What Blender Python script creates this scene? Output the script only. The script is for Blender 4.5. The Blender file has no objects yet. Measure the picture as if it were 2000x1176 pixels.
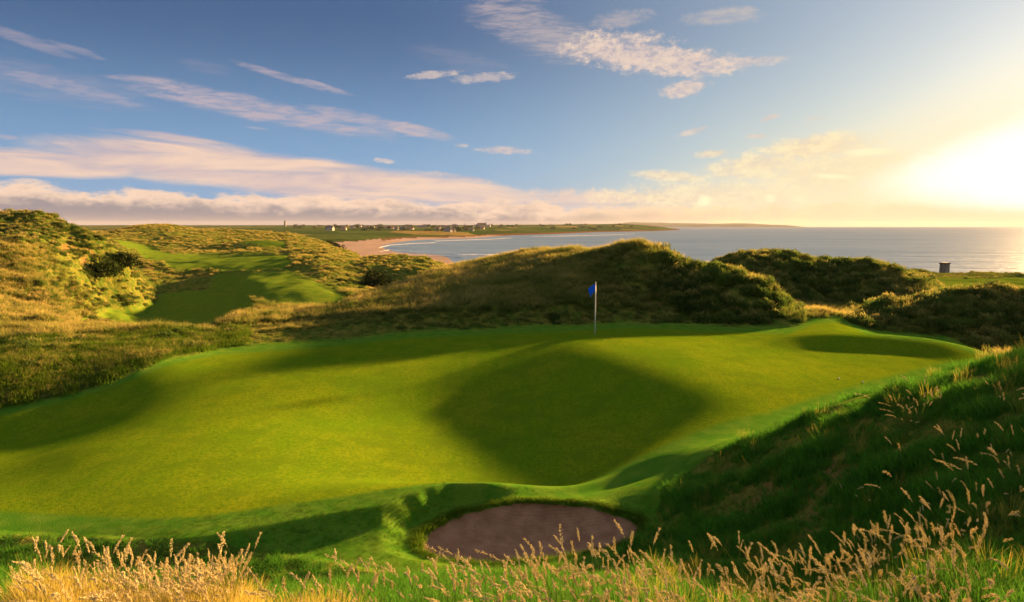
import bpy, math, random
import numpy as np
from mathutils import Vector, Matrix

random.seed(7)
rng = np.random.default_rng(11)
SC = bpy.context.scene
COL = SC.collection

# ------------------------------------------------------------------ camera
F = 1327.0            # focal length in pixels of a 2000 px wide picture
CAMZ = 4.7
PITCH = math.atan((588 - 441) / F)
cam_d = bpy.data.cameras.new('camera')
cam_d.sensor_width = 36.0
cam_d.lens = 36.0 * F / 2000.0
cam_d.clip_start = 0.1
cam_d.clip_end = 80000
cam = bpy.data.objects.new('camera', cam_d)
cam.location = (0, 0, CAMZ)
cam.rotation_euler = (math.pi / 2 - PITCH, 0, 0)
COL.objects.link(cam)
SC.camera = cam

CP, SP = math.cos(PITCH), math.sin(PITCH)


def pix(px, row):
    """slope x/y and z/y of the sight line through a point of the photo"""
    u = (588 - row) / F
    dy = u * SP + CP
    return (px - 1000) / F / dy, (u * CP - SP) / dy


def at(px, row, Y):
    a, s = pix(px, row)
    return Vector((a * Y, Y, CAMZ + s * Y))


def row_of(Y, z):
    s = (z - CAMZ) / Y
    u = (s * CP + SP) / (CP - s * SP)
    return 588 - u * F


def project(x, y, z):
    dz = z - CAMZ
    fwd = y * CP - dz * SP
    up = y * SP + dz * CP
    fwd = np.where(fwd > 0.05, fwd, 0.05)
    return 1000 + F * x / fwd, 588 - F * up / fwd


# ------------------------------------------------------------------ noise
_perm = rng.permutation(1024)
_gr = rng.normal(size=(1024, 2))
_gr /= np.linalg.norm(_gr, axis=1)[:, None]


def perlin(x, y, seed=0):
    xi = np.floor(x).astype(np.int64); yi = np.floor(y).astype(np.int64)
    xf = x - xi; yf = y - yi
    u = xf * xf * xf * (xf * (xf * 6 - 15) + 10)
    v = yf * yf * yf * (yf * (yf * 6 - 15) + 10)

    def g(ix, iy, dx, dy):
        h = _perm[(_perm[(ix + seed * 37) & 1023] + iy) & 1023]
        return _gr[h, 0] * dx + _gr[h, 1] * dy
    a = g(xi, yi, xf, yf); b = g(xi + 1, yi, xf - 1, yf)
    c = g(xi, yi + 1, xf, yf - 1); d = g(xi + 1, yi + 1, xf - 1, yf - 1)
    return (a + (b - a) * u) * (1 - v) + (c + (d - c) * u) * v


def fbm(x, y, oct=4, seed=0):
    s = 0; a = 1.0; f = 1.0
    for k in range(oct):
        s = s + a * perlin(x * f, y * f, seed + k)
        a *= 0.5; f *= 2.03
    return s


def smooth(a, b, x):
    t = np.clip((x - a) / (b - a), 0, 1)
    return t * t * (3 - 2 * t)


def pchip(xk, yk, x):
    """monotone cubic interpolation"""
    xk = np.asarray(xk, float); yk = np.asarray(yk, float)
    h = np.diff(xk); d = np.diff(yk) / h
    m = np.zeros_like(yk)
    w1 = 2 * h[1:] + h[:-1]; w2 = h[1:] + 2 * h[:-1]
    ok = d[:-1] * d[1:] > 0
    den = np.where(ok, w1 / np.where(ok, d[:-1], 1) + w2 / np.where(ok, d[1:], 1), 1)
    m[1:-1] = np.where(ok, (w1 + w2) / den, 0)
    m[0] = d[0]; m[-1] = d[-1]
    x = np.clip(x, xk[0], xk[-1])
    i = np.clip(np.searchsorted(xk, x, side='right') - 1, 0, len(xk) - 2)
    t = (x - xk[i]) / h[i]
    t2 = t * t; t3 = t2 * t
    return ((2 * t3 - 3 * t2 + 1) * yk[i] + (t3 - 2 * t2 + t) * h[i] * m[i]
            + (-2 * t3 + 3 * t2) * yk[i + 1] + (t3 - t2) * h[i] * m[i + 1])


# ------------------------------------------------------------------ terrain relief
# Each list is one line over the land (foot, break or crest), nearest first.
# entries: (px, distance, 'r', row seen) or (px, distance, 'z', height)
SEA = -14.0
LINES = [
    # under the viewer
    [(-2500, 0.8, 'z', 2.8), (1000, 1.2, 'z', 2.95), (4500, 0.8, 'z', 3.1)],
    [(-2500, 2.2, 'z', 2.3), (0, 4.0, 'z', 2.1), (400, 4.0, 'z', 1.95), (700, 4, 'z', 2.05), (1000, 4, 'z', 2.15), (1400, 4, 'z', 2.1),
     (2000, 4, 'z', 2.45), (3000, 3, 'z', 3.3), (4500, 2.2, 'z', 3.6)],
    [(-2500, 3.5, 'z', 1.4), (0, 6.5, 'z', 1.0), (400, 6.4, 'z', .9), (700, 6.5, 'z', 1.1), (1000, 6.5, 'z', 1.15), (1250, 6.5, 'z', 1.1),
     (1500, 6.8, 'z', .95), (1600, 6.8, 'z', 1.05), (1800, 6.0, 'z', 1.75), (2000, 5.3, 'z', 2.18), (3000, 4.6, 'z', 3.0), (4500, 3.5, 'z', 4.0)],
    # near rim of the bunker / foot of the near bank
    [(-2500, 5, 'z', .6), (0, 8.8, 'z', .0), (400, 8.6, 'z', -.12), (700, 9.2, 'z', -.26), (850, 9.6, 'z', -.34), (1000, 9.85, 'z', -.38), (1200, 9.95, 'z', -.3), (1300, 9.9, 'z', .1),
     (1400, 9.3, 'z', .28), (1500, 8.7, 'z', .68), (1600, 8.35, 'z', 1.19), (1800, 7.3, 'z', 1.92), (2000, 6.6, 'z', 2.43), (3000, 5.5, 'z', 3.2), (4500, 4.6, 'z', 4.1)],
    # hollow behind it
    [(-2500, 6, 'z', .3), (-300, 9.2, 'z', -.12), (0, 9.2, 'z', -.12), (400, 9.25, 'z', -.17), (700, 10.05, 'z', -.24), (850, 10.8, 'z', -.32), (1000, 11.8, 'z', -.36), (1200, 12.1, 'z', -.28), (1300, 11.8, 'z', .0),
     (1400, 10.6, 'z', .47), (1500, 10, 'z', .9), (1600, 9.6, 'z', 1.4), (1800, 8.6, 'z', 2.12), (2000, 7.8, 'z', 2.68), (3000, 6.4, 'z', 3.5), (4500, 5.4, 'z', 3.9)],
    # crest of the near dune on the right
    [(-2500, 6.6, 'z', .2), (-300, 9.7, 'z', -.1), (0, 9.6, 'z', -.1), (400, 9.52, 'z', -.14), (700, 10.36, 'z', -.18), (850, 11.14, 'z', -.23), (1000, 12.06, 'z', -.25), (1200, 13.1, 'z', -.2), (1300, 13.5, 'z', -.12),
     (1400, 12.1, 'r', 886), (1500, 11.7, 'r', 844), (1600, 11.2, 'r', 806), (1700, 10.75, 'r', 774), (1800, 10.3, 'r', 744), (1870, 10, 'r', 726), (1920, 9.8, 'r', 714), (2000, 9.5, 'r', 696),
     (2120, 9.2, 'z', 3.3), (2400, 8.7, 'z', 4.1), (3000, 7.6, 'z', 4.4), (4500, 6.2, 'z', 4.2)],  # beyond the view the crest is raised to throw shade on the bank
    # break of the putting surface
    [(-2500, 7.6, 'z', .1), (-300, 10.4, 'z', -.12), (0, 10.2, 'z', -.1), (400, 9.85, 'z', .04), (700, 10.75, 'z', .08), (850, 11.52, 'z', .10), (1000, 12.45, 'z', .08), (1300, 14.2, 'z', .06), (1500, 15.4, 'z', .03),
     (1600, 15, 'z', .1), (1800, 14.6, 'z', .25), (2000, 14.2, 'z', .5), (2400, 13, 'z', 1.2), (3000, 14, 'z', 1.5), (4500, 9, 'z', 2)],
    [(-2500, 10, 'z', -.4), (0, 13.5, 'z', -.38), (200, 14, 'z', -.1), (400, 14.5, 'z', .02), (700, 15, 'z', .02), (1000, 16, 'z', .05), (1300, 17, 'z', .02), (1500, 18, 'z', -.02),
     (1600, 18.2, 'z', -.02), (1800, 18.6, 'z', -.02), (2000, 18.5, 'z', -.1), (2400, 19, 'z', -.2), (3000, 16, 'z', .4), (4500, 12, 'z', 1)],
    # swale left of the green
    [(-2500, 12, 'z', -.5), (-200, 17, 'z', -.9), (0, 17.3, 'z', -.92), (110, 18.2, 'z', -.74), (230, 19, 'z', -.36), (320, 19.5, 'z', -.10), (400, 19.8, 'z', .0), (600, 20, 'z', .03), (1000, 21, 'z', .04), (1300, 22, 'z', .04), (1500, 24, 'z', .0), (1600, 25, 'z', .0), (1700, 24.6, 'z', .0), (1800, 23.9, 'z', -.0),
     (1900, 22.0, 'z', .05), (2000, 21, 'z', .2), (2400, 22, 'z', 0), (3000, 19, 'z', .3), (4500, 15, 'z', .6)],
    # rough bank on the left, shoulder of the green on the right
    [(-2500, 14, 'z', .0), (-200, 21, 'z', .0), (0, 21, 'r', 705), (150, 22.5, 'r', 700), (300, 23.4, 'r', 688), (420, 24.6, 'z', .0), (600, 25, 'z', .0), (1000, 27, 'z', .02), (1300, 27.5, 'z', 0), (1520, 27.3, 'z', .05), (1560, 27, 'r', 652),
     (1640, 26.6, 'r', 652), (1700, 26.5, 'r', 655), (1800, 26.0, 'r', 660), (1860, 25.2, 'r', 669), (1920, 23.6, 'r', 690), (2000, 23.2, 'r', 716), (2400, 24, 'z', -.6), (3000, 22, 'z', 0), (4500, 18, 'z', .5)],
    # foot of the dunes
    [(-2500, 17, 'z', .5), (0, 27, 'r', 650), (150, 27, 'r', 650), (300, 27.3, 'r', 650), (420, 27, 'r', 664), (600, 27.8, 'r', 667), (800, 30, 'r', 648), (1000, 31.5, 'r', 638), (1200, 32.4, 'r', 631), (1400, 32.3, 'r', 634), (1540, 31.6, 'r', 638),
     (1620, 32, 'r', 624), (1700, 31, 'r', 645), (1800, 30, 'z', -.6), (2000, 29, 'z', -.9), (2400, 29, 'z', -.6), (3000, 26, 'z', .5), (4500, 21, 'z', 1.5)],
    [(-2500, 19, 'z', .9), (0, 29.5, 'r', 636), (150, 29.5, 'r', 647), (300, 29.5, 'r', 651), (420, 28.2, 'r', 652), (600, 30.5, 'r', 637), (800, 32, 'r', 606), (900, 32.8, 'r', 600), (985, 32.6, 'r', 600), (1100, 33.2, 'r', 592), (1200, 34.2, 'r', 588),
     (1400, 33.4, 'r', 590), (1500, 33.3, 'r', 600), (1540, 33, 'r', 618), (1620, 34, 'r', 618), (1700, 33.6, 'r', 625), (1800, 32.5, 'r', 630), (2000, 32, 'r', 640), (2400, 31.5, 'z', .6), (3000, 28.5, 'z', 1.6), (4500, 23, 'z', 2.2)],
    # first crest: brown lip left, long central dune, front knoll, right mound
    [(-2500, 21, 'z', 1.4), (-200, 31, 'r', 600), (0, 32, 'r', 622), (80, 32, 'r', 626), (150, 31.5, 'r', 644), (220, 31, 'r', 650), (330, 31, 'r', 651), (400, 30.3, 'r', 650), (430, 29.8, 'r', 640), (510, 34, 'r', 619), (600, 37, 'r', 600),
     (705, 39.5, 'r', 579), (796, 43, 'r', 555), (859, 46, 'r', 531), (915, 49, 'r', 517), (985, 50.5, 'r', 502), (1048, 49, 'r', 495), (1110, 45.5, 'r', 492), (1160, 41.5, 'r', 492), (1209, 38, 'r', 483), (1247, 38, 'r', 478),
     (1282, 38, 'r', 490), (1320, 37.6, 'r', 508), (1370, 36.5, 'r', 526), (1420, 35.2, 'r', 529), (1490, 34.8, 'r', 550), (1525, 34.6, 'r', 585), (1550, 35, 'r', 612), (1600, 36.5, 'r', 611), (1650, 36.5, 'r', 618),
     (1680, 36, 'r', 612), (1715, 35.6, 'r', 596), (1790, 35.2, 'r', 592), (1860, 35, 'r', 572), (1912, 34.6, 'r', 567), (1965, 34.4, 'r', 571), (2000, 34.2, 'r', 578), (2080, 34, 'z', 1.5), (2200, 34, 'z', 1.9), (2600, 34, 'z', 2.4), (3200, 30, 'z', 3), (4500, 25, 'z', 3)],
    # behind it
    [(-2500, 27, 'z', 3), (-200, 38, 'z', 1.6), (0, 38, 'r', 590), (100, 38.5, 'r', 615), (160, 39, 'r', 640), (250, 39, 'z', -1.9), (400, 38, 'z', -1.9), (500, 39, 'z', -1.2), (600, 41, 'z', -.8), (800, 47, 'z', -.2), (900, 53, 'z', .8), (1000, 55, 'z', 1.2), (1100, 51, 'z', 1.8), (1200, 44.5, 'z', 2.3),
     (1350, 41.5, 'z', 1.4), (1450, 39, 'z', .9), (1550, 40, 'z', -.1), (1620, 41, 'z', -.3), (1700, 40, 'z', -.4), (1800, 39.5, 'z', 0.0), (2000, 39, 'z', 0.2), (2400, 39, 'z', .5), (3200, 36, 'z', 1.5), (4500, 30, 'z', 2)],
    # face of the left hill, right hand back dune crest
    [(-2500, 36, 'z', 5), (-200, 47, 'z', 3.9), (0, 46, 'r', 502), (60, 46, 'r', 526), (90, 46, 'r', 552), (118, 46, 'r', 592), (140, 46, 'r', 630), (165, 46.5, 'r', 641), (215, 47.5, 'r', 641), (300, 50, 'r', 641), (400, 48, 'r', 641), (500, 46, 'z', -1.6), (600, 47, 'z', -1.3), (800, 52, 'z', -1.0), (900, 57, 'z', 0), (1000, 59, 'z', 0), (1200, 51, 'z', 1),
     (1330, 47, 'z', 1.5), (1370, 47, 'r', 530), (1412, 47, 'r', 510), (1489, 47, 'r', 495), (1545, 47, 'r', 500), (1597, 47, 'r', 509), (1650, 47, 'r', 513), (1695, 47, 'r', 509), (1737, 46.5, 'r', 527), (1790, 46, 'r', 541), (1825, 46, 'r', 553), (1853, 46, 'r', 574), (1900, 46, 'z', -.7), (2000, 46, 'z', -1.0), (2600, 46, 'z', -1), (3200, 46, 'z', 0), (4500, 40, 'z', 2)],
    [(-2500, 43, 'z', 5.8), (-200, 53, 'z', 5.0), (0, 53, 'r', 452), (60, 53, 'r', 463), (100, 53, 'r', 480), (140, 53.5, 'r', 509), (170, 54, 'r', 546), (192, 54.5, 'r', 588), (215, 55, 'r', 612), (300, 57, 'r', 620), (400, 55, 'r', 618), (500, 51, 'r', 600), (600, 52, 'z', -1.1), (700, 54, 'z', -1.2),
     (800, 55, 'z', -1.2), (900, 59, 'z', -.6), (1000, 61, 'z', -.6), (1200, 55, 'z', -.4), (1370, 51.5, 'z', .9), (1489, 51.5, 'z', 1.0), (1650, 51.5, 'z', .9), (1790, 51, 'z', .2), (1853, 51, 'z', -.9), (2000, 51, 'z', -1.2), (2600, 51, 'z', -1.2), (3200, 51, 'z', -.5), (4500, 46, 'z', 1.5)],
    # left hill crest
    [(-2500, 50, 'z', 6.5), (-200, 60, 'r', 400), (0, 60, 'r', 416), (60, 60, 'r', 420), (120, 60, 'r', 436), (180, 60, 'r', 461), (225, 60.5, 'r', 487), (250, 61, 'r', 516), (268, 62, 'r', 548), (285, 64, 'r', 588), (300, 66, 'r', 601), (335, 66, 'r', 600), (400, 64, 'r', 594), (450, 60, 'r', 586), (500, 57, 'r', 577), (600, 57, 'r', 566), (700, 57, 'z', -1.1),
     (800, 58, 'z', -1.4), (900, 61, 'z', -1), (1000, 63, 'z', -1), (1400, 57, 'z', -1.5), (1700, 57, 'z', -1.2), (2000, 58, 'z', -1.35), (2600, 58, 'z', -1.4), (3200, 58, 'z', -1), (4500, 55, 'z', 1)],
    [(-2500, 66, 'z', 5), (-200, 75, 'z', 2), (0, 76, 'z', 1.2), (150, 77, 'z', .2), (230, 77, 'r', 520), (300, 82, 'r', 548), (400, 80, 'r', 554), (450, 74, 'r', 550), (500, 68, 'r', 546), (580, 68, 'r', 546), (640, 66, 'r', 556), (700, 64, 'r', 572), (760, 63, 'z', -1.9), (830, 64, 'z', -1.4), (900, 66, 'z', -1.4), (1000, 68, 'z', -1.5), (1400, 75, 'z', -5),
     (1700, 75, 'z', -3.5), (1830, 76, 'z', -1.8), (2000, 76, 'r', 559), (2600, 78, 'z', -2.2), (3200, 80, 'z', -2), (4500, 75, 'z', -1)],
    # middle dune crest
    [(-2500, 90, 'z', 3), (-200, 98, 'z', .8), (0, 100, 'z', .3), (200, 101, 'r', 500), (290, 102, 'r', 512), (400, 103, 'r', 512), (500, 102, 'r', 508), (560, 99, 'r', 503), (620, 88, 'r', 502), (700, 95, 'r', 505), (760, 95, 'r', 502), (820, 93, 'r', 504), (855, 91, 'r', 512), (885, 90, 'r', 524), (930, 90, 'z', -2.8),
     (1100, 88, 'z', -7), (1400, 95, 'z', -9), (1700, 98, 'z', -6), (1830, 99, 'z', -3.2), (2000, 99, 'r', 546), (2600, 105, 'z', -3.2), (3200, 105, 'z', -3), (4500, 100, 'z', -2)],
    # plateau rim on the right, terraces on the left
    [(-2500, 120, 'z', 3), (-200, 128, 'z', 1), (0, 130, 'z', .5), (200, 132, 'r', 478), (300, 134, 'r', 497), (400, 136, 'r', 503), (500, 135, 'r', 500), (560, 130, 'r', 499), (620, 126, 'r', 499), (680, 122, 'z', -1.6), (760, 115, 'z', -4.0), (850, 112, 'z', -6), (1100, 115, 'z', -11), (1400, 125, 'z', -12.5), (1700, 132, 'z', -8), (1780, 134, 'r', 526), (1843, 134, 'r', 536), (2000, 134, 'r', 537), (2600, 135, 'z', -4), (3200, 135, 'z', -4), (4500, 130, 'z', -3)],
    [(-2500, 150, 'z', 3), (-200, 165, 'z', 1.5), (100, 168, 'z', .6), (200, 170, 'r', 466), (300, 172, 'r', 485), (400, 172, 'r', 489), (470, 168, 'r', 490), (560, 158, 'r', 489), (620, 152, 'r', 488), (680, 150, 'r', 497), (720, 150, 'z', -6), (850, 150, 'z', -11), (1100, 150, 'z', -13.4), (1400, 150, 'z', -14.0), (1700, 150, 'z', -13), (1800, 150, 'z', -11), (2000, 149, 'z', -11), (2600, 150, 'z', -11), (4500, 150, 'z', -10)],
    # far dunes
    [(-2500, 200, 'z', 4), (-200, 215, 'z', 3), (100, 222, 'r', 455), (200, 224, 'r', 457), (240, 224, 'r', 452), (290, 224, 'r', 450), (330, 224, 'r', 452), (400, 224, 'r', 462), (450, 218, 'r', 470), (520, 210, 'r', 475), (570, 205, 'r', 476), (620, 200, 'r', 482), (660, 196, 'r', 488), (700, 192, 'r', 497), (730, 190, 'z', -10), (850, 200, 'z', -13.3), (1100, 200, 'z', -14.6), (1400, 200, 'z', -15.5), (2000, 200, 'z', -15.5), (4500, 200, 'z', -15)],
    [(-2500, 290, 'z', 6), (0, 300, 'z', 3), (180, 300, 'r', 453), (230, 300, 'r', 451), (270, 300, 'r', 441), (330, 300, 'r', 439), (370, 300, 'r', 448), (420, 300, 'r', 449), (480, 300, 'r', 451), (540, 290, 'r', 455), (575, 285, 'r', 458), (610, 280, 'r', 468), (650, 272, 'r', 480), (680, 268, 'z', -9), (720, 262, 'z', -13.2), (850, 260, 'z', -13.7), (1000, 280, 'z', -14.8), (1400, 280, 'z', -16), (4500, 280, 'z', -16)],
    [(-2500, 400, 'z', 0), (300, 420, 'z', -3), (520, 420, 'z', -7), (600, 420, 'z', -9), (660, 420, 'z', -12.2), (700, 420, 'z', -13.2), (760, 420, 'z', -13.75), (860, 420, 'z', -13.95), (930, 400, 'z', -14.6), (1200, 420, 'z', -17), (4500, 420, 'z', -18)],
    [(-2500, 640, 'z', -4), (300, 640, 'z', -6), (540, 640, 'z', -7.5), (600, 640, 'z', -10), (660, 640, 'z', -12.6), (720, 640, 'z', -13.7), (750, 640, 'z', -14.05), (800, 640, 'z', -14.7), (1200, 640, 'z', -18), (4500, 640, 'z', -18)],
    [(-2500, 900, 'z', -4), (300, 900, 'z', -6), (600, 900, 'z', -8), (700, 900, 'z', -9.5), (740, 900, 'z', -11.5), (790, 900, 'z', -13.6), (830, 900, 'z', -14.2), (900, 900, 'z', -15), (1200, 900, 'z', -18), (4500, 900, 'z', -18)],
    [(-2500, 1300, 'z', -2), (300, 1300, 'z', -5), (800, 1300, 'z', -7), (880, 1300, 'z', -8.5), (960, 1300, 'z', -13), (1010, 1300, 'z', -14.6), (1200, 1300, 'z', -18), (4500, 1300, 'z', -18)],
    [(-2500, 1900, 'z', 1), (300, 1900, 'z', -3), (900, 1900, 'z', -3.5), (1050, 1900, 'z', -7), (1120, 1900, 'z', -12.5), (1170, 1900, 'z', -14.8), (1300, 1900, 'z', -18), (4500, 1900, 'z', -18)],
    [(-2500, 2700, 'z', 4), (300, 2700, 'r', 442), (900, 2700, 'r', 442), (1100, 2700, 'r', 443), (1200, 2700, 'r', 446), (1260, 2700, 'z', -9), (1310, 2700, 'z', -14.5), (1400, 2700, 'z', -18), (4500, 2700, 'z', -18)],
    [(-2500, 3600, 'z', 8), (300, 3600, 'r', 440), (900, 3600, 'r', 439.6), (1100, 3600, 'r', 438.5), (1200, 3600, 'r', 437.5), (1260, 3600, 'r', 440), (1300, 3600, 'r', 444), (1318, 3600, 'z', -13), (1330, 3600, 'z', -15), (1400, 3600, 'z', -18), (4500, 3600, 'z', -18)],
    [(-2500, 6000, 'z', 5), (1000, 6000, 'z', -5), (1200, 6000, 'z', -16), (1400, 6000, 'z', -18), (4500, 6000, 'z', -18)],
]

# azimuth columns (radians from straight ahead, right positive)
az_in = np.linspace(math.radians(-43), math.radians(43), 980)
az_out_r = np.radians(43 + 137 * (np.linspace(0, 1, 90)[1:] ** 1.5))
AZ = np.concatenate([-az_out_r[::-1], az_in, az_out_r])
lr = []
for a, b, n in ((0.9, 7.0, 130), (7.0, 9.4, 90), (9.4, 13.0, 300), (13.0, 14.5, 50), (14.5, 40, 330), (40, 110, 230), (110, 420, 150), (420, 6200, 60)):
    lr.append(np.exp(np.linspace(math.log(a), math.log(b), n, endpoint=False)))
R = np.concatenate(lr)
NA, NR = len(AZ), len(R)

kY = []; kS = []
azc = np.clip(AZ, math.radians(-69), math.radians(69))
for ln in LINES:
    aa = []; yy = []; ss = []
    for (px, Y, kind, v) in ln:
        row = v if kind == 'r' else row_of(Y, v)
        a, s = pix(px, row)
        aa.append(math.atan(a)); yy.append(math.log(Y / math.cos(math.atan(a)))); ss.append(s * math.cos(math.atan(a)))
    kY.append(pchip(aa, yy, azc)); kS.append(pchip(aa, ss, azc))
kY = np.array(kY); kS = np.array(kS)           # ln range, slope per range
for k in range(1, len(kY)):
    kY[k] = np.maximum(kY[k], kY[k - 1] + 0.015)
def soften(a, sig):
    w = np.exp(-0.5 * (np.arange(-40, 41) / sig) ** 2); w /= w.sum()
    return np.apply_along_axis(lambda v: np.convolve(np.pad(v, 40, mode='edge'), w, mode='valid'), 1, a)
kY = np.vstack([soften(kY[:11], 16.0), soften(kY[11:], 7.0)]); kS = np.vstack([soften(kS[:11], 16.0), soften(kS[11:], 5.5)])
kZ = CAMZ + kS * np.exp(kY)
Z = np.zeros((NA, NR))
lR = np.log(R)
for i in range(NA):
    Z[i] = pchip(kY[:, i], kZ[:, i], lR)
nn = int(np.searchsorted(R, 33.0))
Zs = soften(Z[:, :nn].T.copy(), 9.0).T
kf = smooth(33.0, 26.0, R[:nn])[None, :]
Z[:, :nn] = Z[:, :nn] * (1 - kf) + Zs * kf
A2, R2 = np.meshgrid(AZ, R, indexing='ij')
X = R2 * np.sin(A2); Y = R2 * np.cos(A2)
# kernel smoothing across columns keeps the long folds soft
PX, PROW = project(X, Y, Z)
front = Y > 0.3

# ---- turf classes -------------------------------------------------------
edge = fbm(X * .35, Y * .35, 3, 5) * 7


def interp(pts, x):
    p = np.array(pts, float)
    return np.interp(x, p[:, 0], p[:, 1])


far_row = interp([(-600, 860), (0, 800), (120, 772), (240, 735), (330, 700), (430, 679), (600, 667), (800, 648), (1000, 638), (1200, 632), (1540, 640), (1590, 620), (1640, 616),
                  (1690, 640), (1750, 650), (1850, 658), (1920, 686), (2000, 700)], PX)
near_row = interp([(-600, 1045), (0, 1045), (400, 1062), (600, 1090), (760, 1125), (1000, 1132), (1200, 1112), (1262, 1030), (1300, 960), (1400, 880), (1500, 845), (1600, 801), (1920, 706), (2000, 690)], PX)
mown = smooth(-8, 8, PROW - far_row + edge * .7) * smooth(-9, 9, near_row - PROW + edge) * (R2 > 8) * (R2 < 42) * front * (PX < 2050)
mown = np.where((PX > 1400) & (Y > 13.4) & (Y < 31) & (PX < 1930) & (PROW > far_row), 1.0, mown)
# closely cut putting surface inside the mown collar
g_near = interp([(0, 1000), (300, 1012), (400, 1008), (700, 965), (1000, 910), (1300, 850), (1500, 812), (1700, 745), (1850, 706)], PX)
green = mown * smooth(-6, 6, g_near - PROW) * smooth(-3, 5, PROW - far_row - 12)
# valley fairway
def poly_mask(poly, soft):
    """signed distance to polygon in photo pixels turned into a soft mask"""
    p = np.array(poly, float)
    sel = front & (PX > p[:, 0].min() - 40) & (PX < p[:, 0].max() + 40) & (PROW > p[:, 1].min() - 40) & (PROW < p[:, 1].max() + 40)
    x = PX[sel]; y = PROW[sel]
    ins = np.zeros(x.shape, bool); dist = np.full(x.shape, 1e9)
    for k in range(len(p)):
        x0, y0 = p[k]; x1, y1 = p[(k + 1) % len(p)]
        c = ((y0 > y) != (y1 > y)) & (x < (x1 - x0) * (y - y0) / ((y1 - y0) or 1e-9) + x0)
        ins ^= c
        t = np.clip(((x - x0) * (x1 - x0) + (y - y0) * (y1 - y0)) / ((x1 - x0) ** 2 + (y1 - y0) ** 2), 0, 1)
        dist = np.minimum(dist, np.hypot(x - x0 - t * (x1 - x0), y - y0 - t * (y1 - y0)))
    sd = np.where(ins, dist, -dist)
    out = np.zeros(PX.shape); out[sel] = smooth(-soft, soft, sd)
    return out


fw = poly_mask([(300, 500), (560, 495), (572, 516), (560, 526), (440, 530), (335, 526)], 4)
fw = np.maximum(fw, poly_mask([(400, 560), (430, 532), (560, 530), (620, 552), (700, 584), (640, 604), (520, 592)], 6))
fw = np.maximum(fw, poly_mask([(150, 646), (160, 612), (230, 606), (290, 596), (322, 566), (400, 562), (470, 570), (505, 596), (430, 652)], 9))
fw = np.maximum(fw, poly_mask([(215, 468), (262, 471), (335, 496), (430, 494), (430, 506), (300, 512)], 3) * (Y > 75))
fw = fw * (Y > 33) * (Y < 180)
fw = np.maximum(fw, poly_mask([(420, 484), (430, 476), (555, 474), (560, 486)], 2) * (Y > 145) * (Y < 215))
fw2 = smooth(52, 56, Y) * smooth(108, 102, Y) * smooth(1780, 1830, PX) * front
fairway = np.clip(np.maximum(fw, fw2), 0, 1)
beach = smooth(-12.6, -13.1, Z) * (R2 > 150) * (R2 < 1250) * (PX < 1500)
beach = np.maximum(beach, poly_mask([(648, 474), (700, 471), (745, 466), (740, 500), (655, 500)], 4) * (R2 > 300) * (R2 < 1000))
far = smooth(400, 600, R2)

# ---- hummocks ------------------------------------------------------------
rough = np.clip(1 - mown - fairway - beach, 0, 1)
nearfade = smooth(4, 14, R2)
calm = 1 - .6 * smooth(1050, 960, PX) * smooth(500, 600, PX) * (R2 < 56)
Z += fairway * (Y < 130) * fbm(X / 6, Y / 9, 3, 23) * .35
h = fbm(X / 3.1, Y / 3.1, 3, 21) * .30 + np.abs(fbm(X / 1.3, Y / 1.3, 2, 31)) * .22
Z += rough * smooth(20, 34, R2) * smooth(420, 200, R2) * h * calm
Z += rough * smooth(70, 110, R2) * smooth(420, 250, R2) * fbm(X / 11, Y / 11, 3, 51) * .8
Z += rough * (1 - smooth(14, 20, R2)) * (fbm(X / 1.1, Y / 1.1, 3, 41) * .07)
Z += fbm(X / 5.5, Y / 5.5, 2, 61) * .03 * mown * smooth(9, 14, R2)
Z += far * smooth(SEA + .5, SEA + 5, Z) * fbm(X / 160, Y / 160, 3, 71) * 1.2
# tier in the putting surface: a swell on its right, a dip before it
ts = .743 * X + .669 * Y; tw_ = -.669 * X + .743 * Y
ta_ = smooth(7.0, 9.6, tw_) * smooth(19.4, 16.0, tw_) * (R2 < 40)
tc_ = 10.5 + .30 * (tw_ - 14)
td_ = ts - 17.6 - .35 * (tw_ - 13)
Z += smooth(7.2, 10.0, tw_) * smooth(21.0, 16.2, tw_) * (R2 < 40) * .40 * np.exp(-(td_ / np.where(td_ > 0, 5.5, 2.4)) ** 2)
Z -= ta_ * .86 * smooth(11.6, 14.0, R2) * np.exp(-((ts - tc_) / np.where(ts > tc_, 3.6, 4.2)) ** 2)
# unseen dune added outside the view on the right to shade the near bank
Z += 6.1 * np.exp(-((X - 19) ** 2 + (Y - 20) ** 2) / 16.0) * smooth(2010, 2110, PX) * front
hill_left = smooth(300, 200, PX) * (R2 > 36) * (R2 < 75) * front
Z += hill_left * (fbm(X / 4.2, Y / 4.2, 3, 81) * .9)
# hollows that stay dark in the middle distance
for (px, row, Yc, ax, ay, dep) in ((500, 472, 186, 11, 8, -1.8), (495, 499, 140, 9, 4, 1.2), (330, 511, 104, 4, 2.2, .8), (335, 540, 78, 5.5, 2, .9),
                                   (740, 553, 73, 2.6, 3, .9), (395, 492, 150, 3, 3, .7), (280, 478, 165, 5, 5, 1.0)):
    p = at(px, row, Yc)
    q = ((X - p.x) / ax) ** 2 + ((Y - p.y) / ay) ** 2
    Z -= dep * np.exp(-q) * (q < 12)

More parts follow.
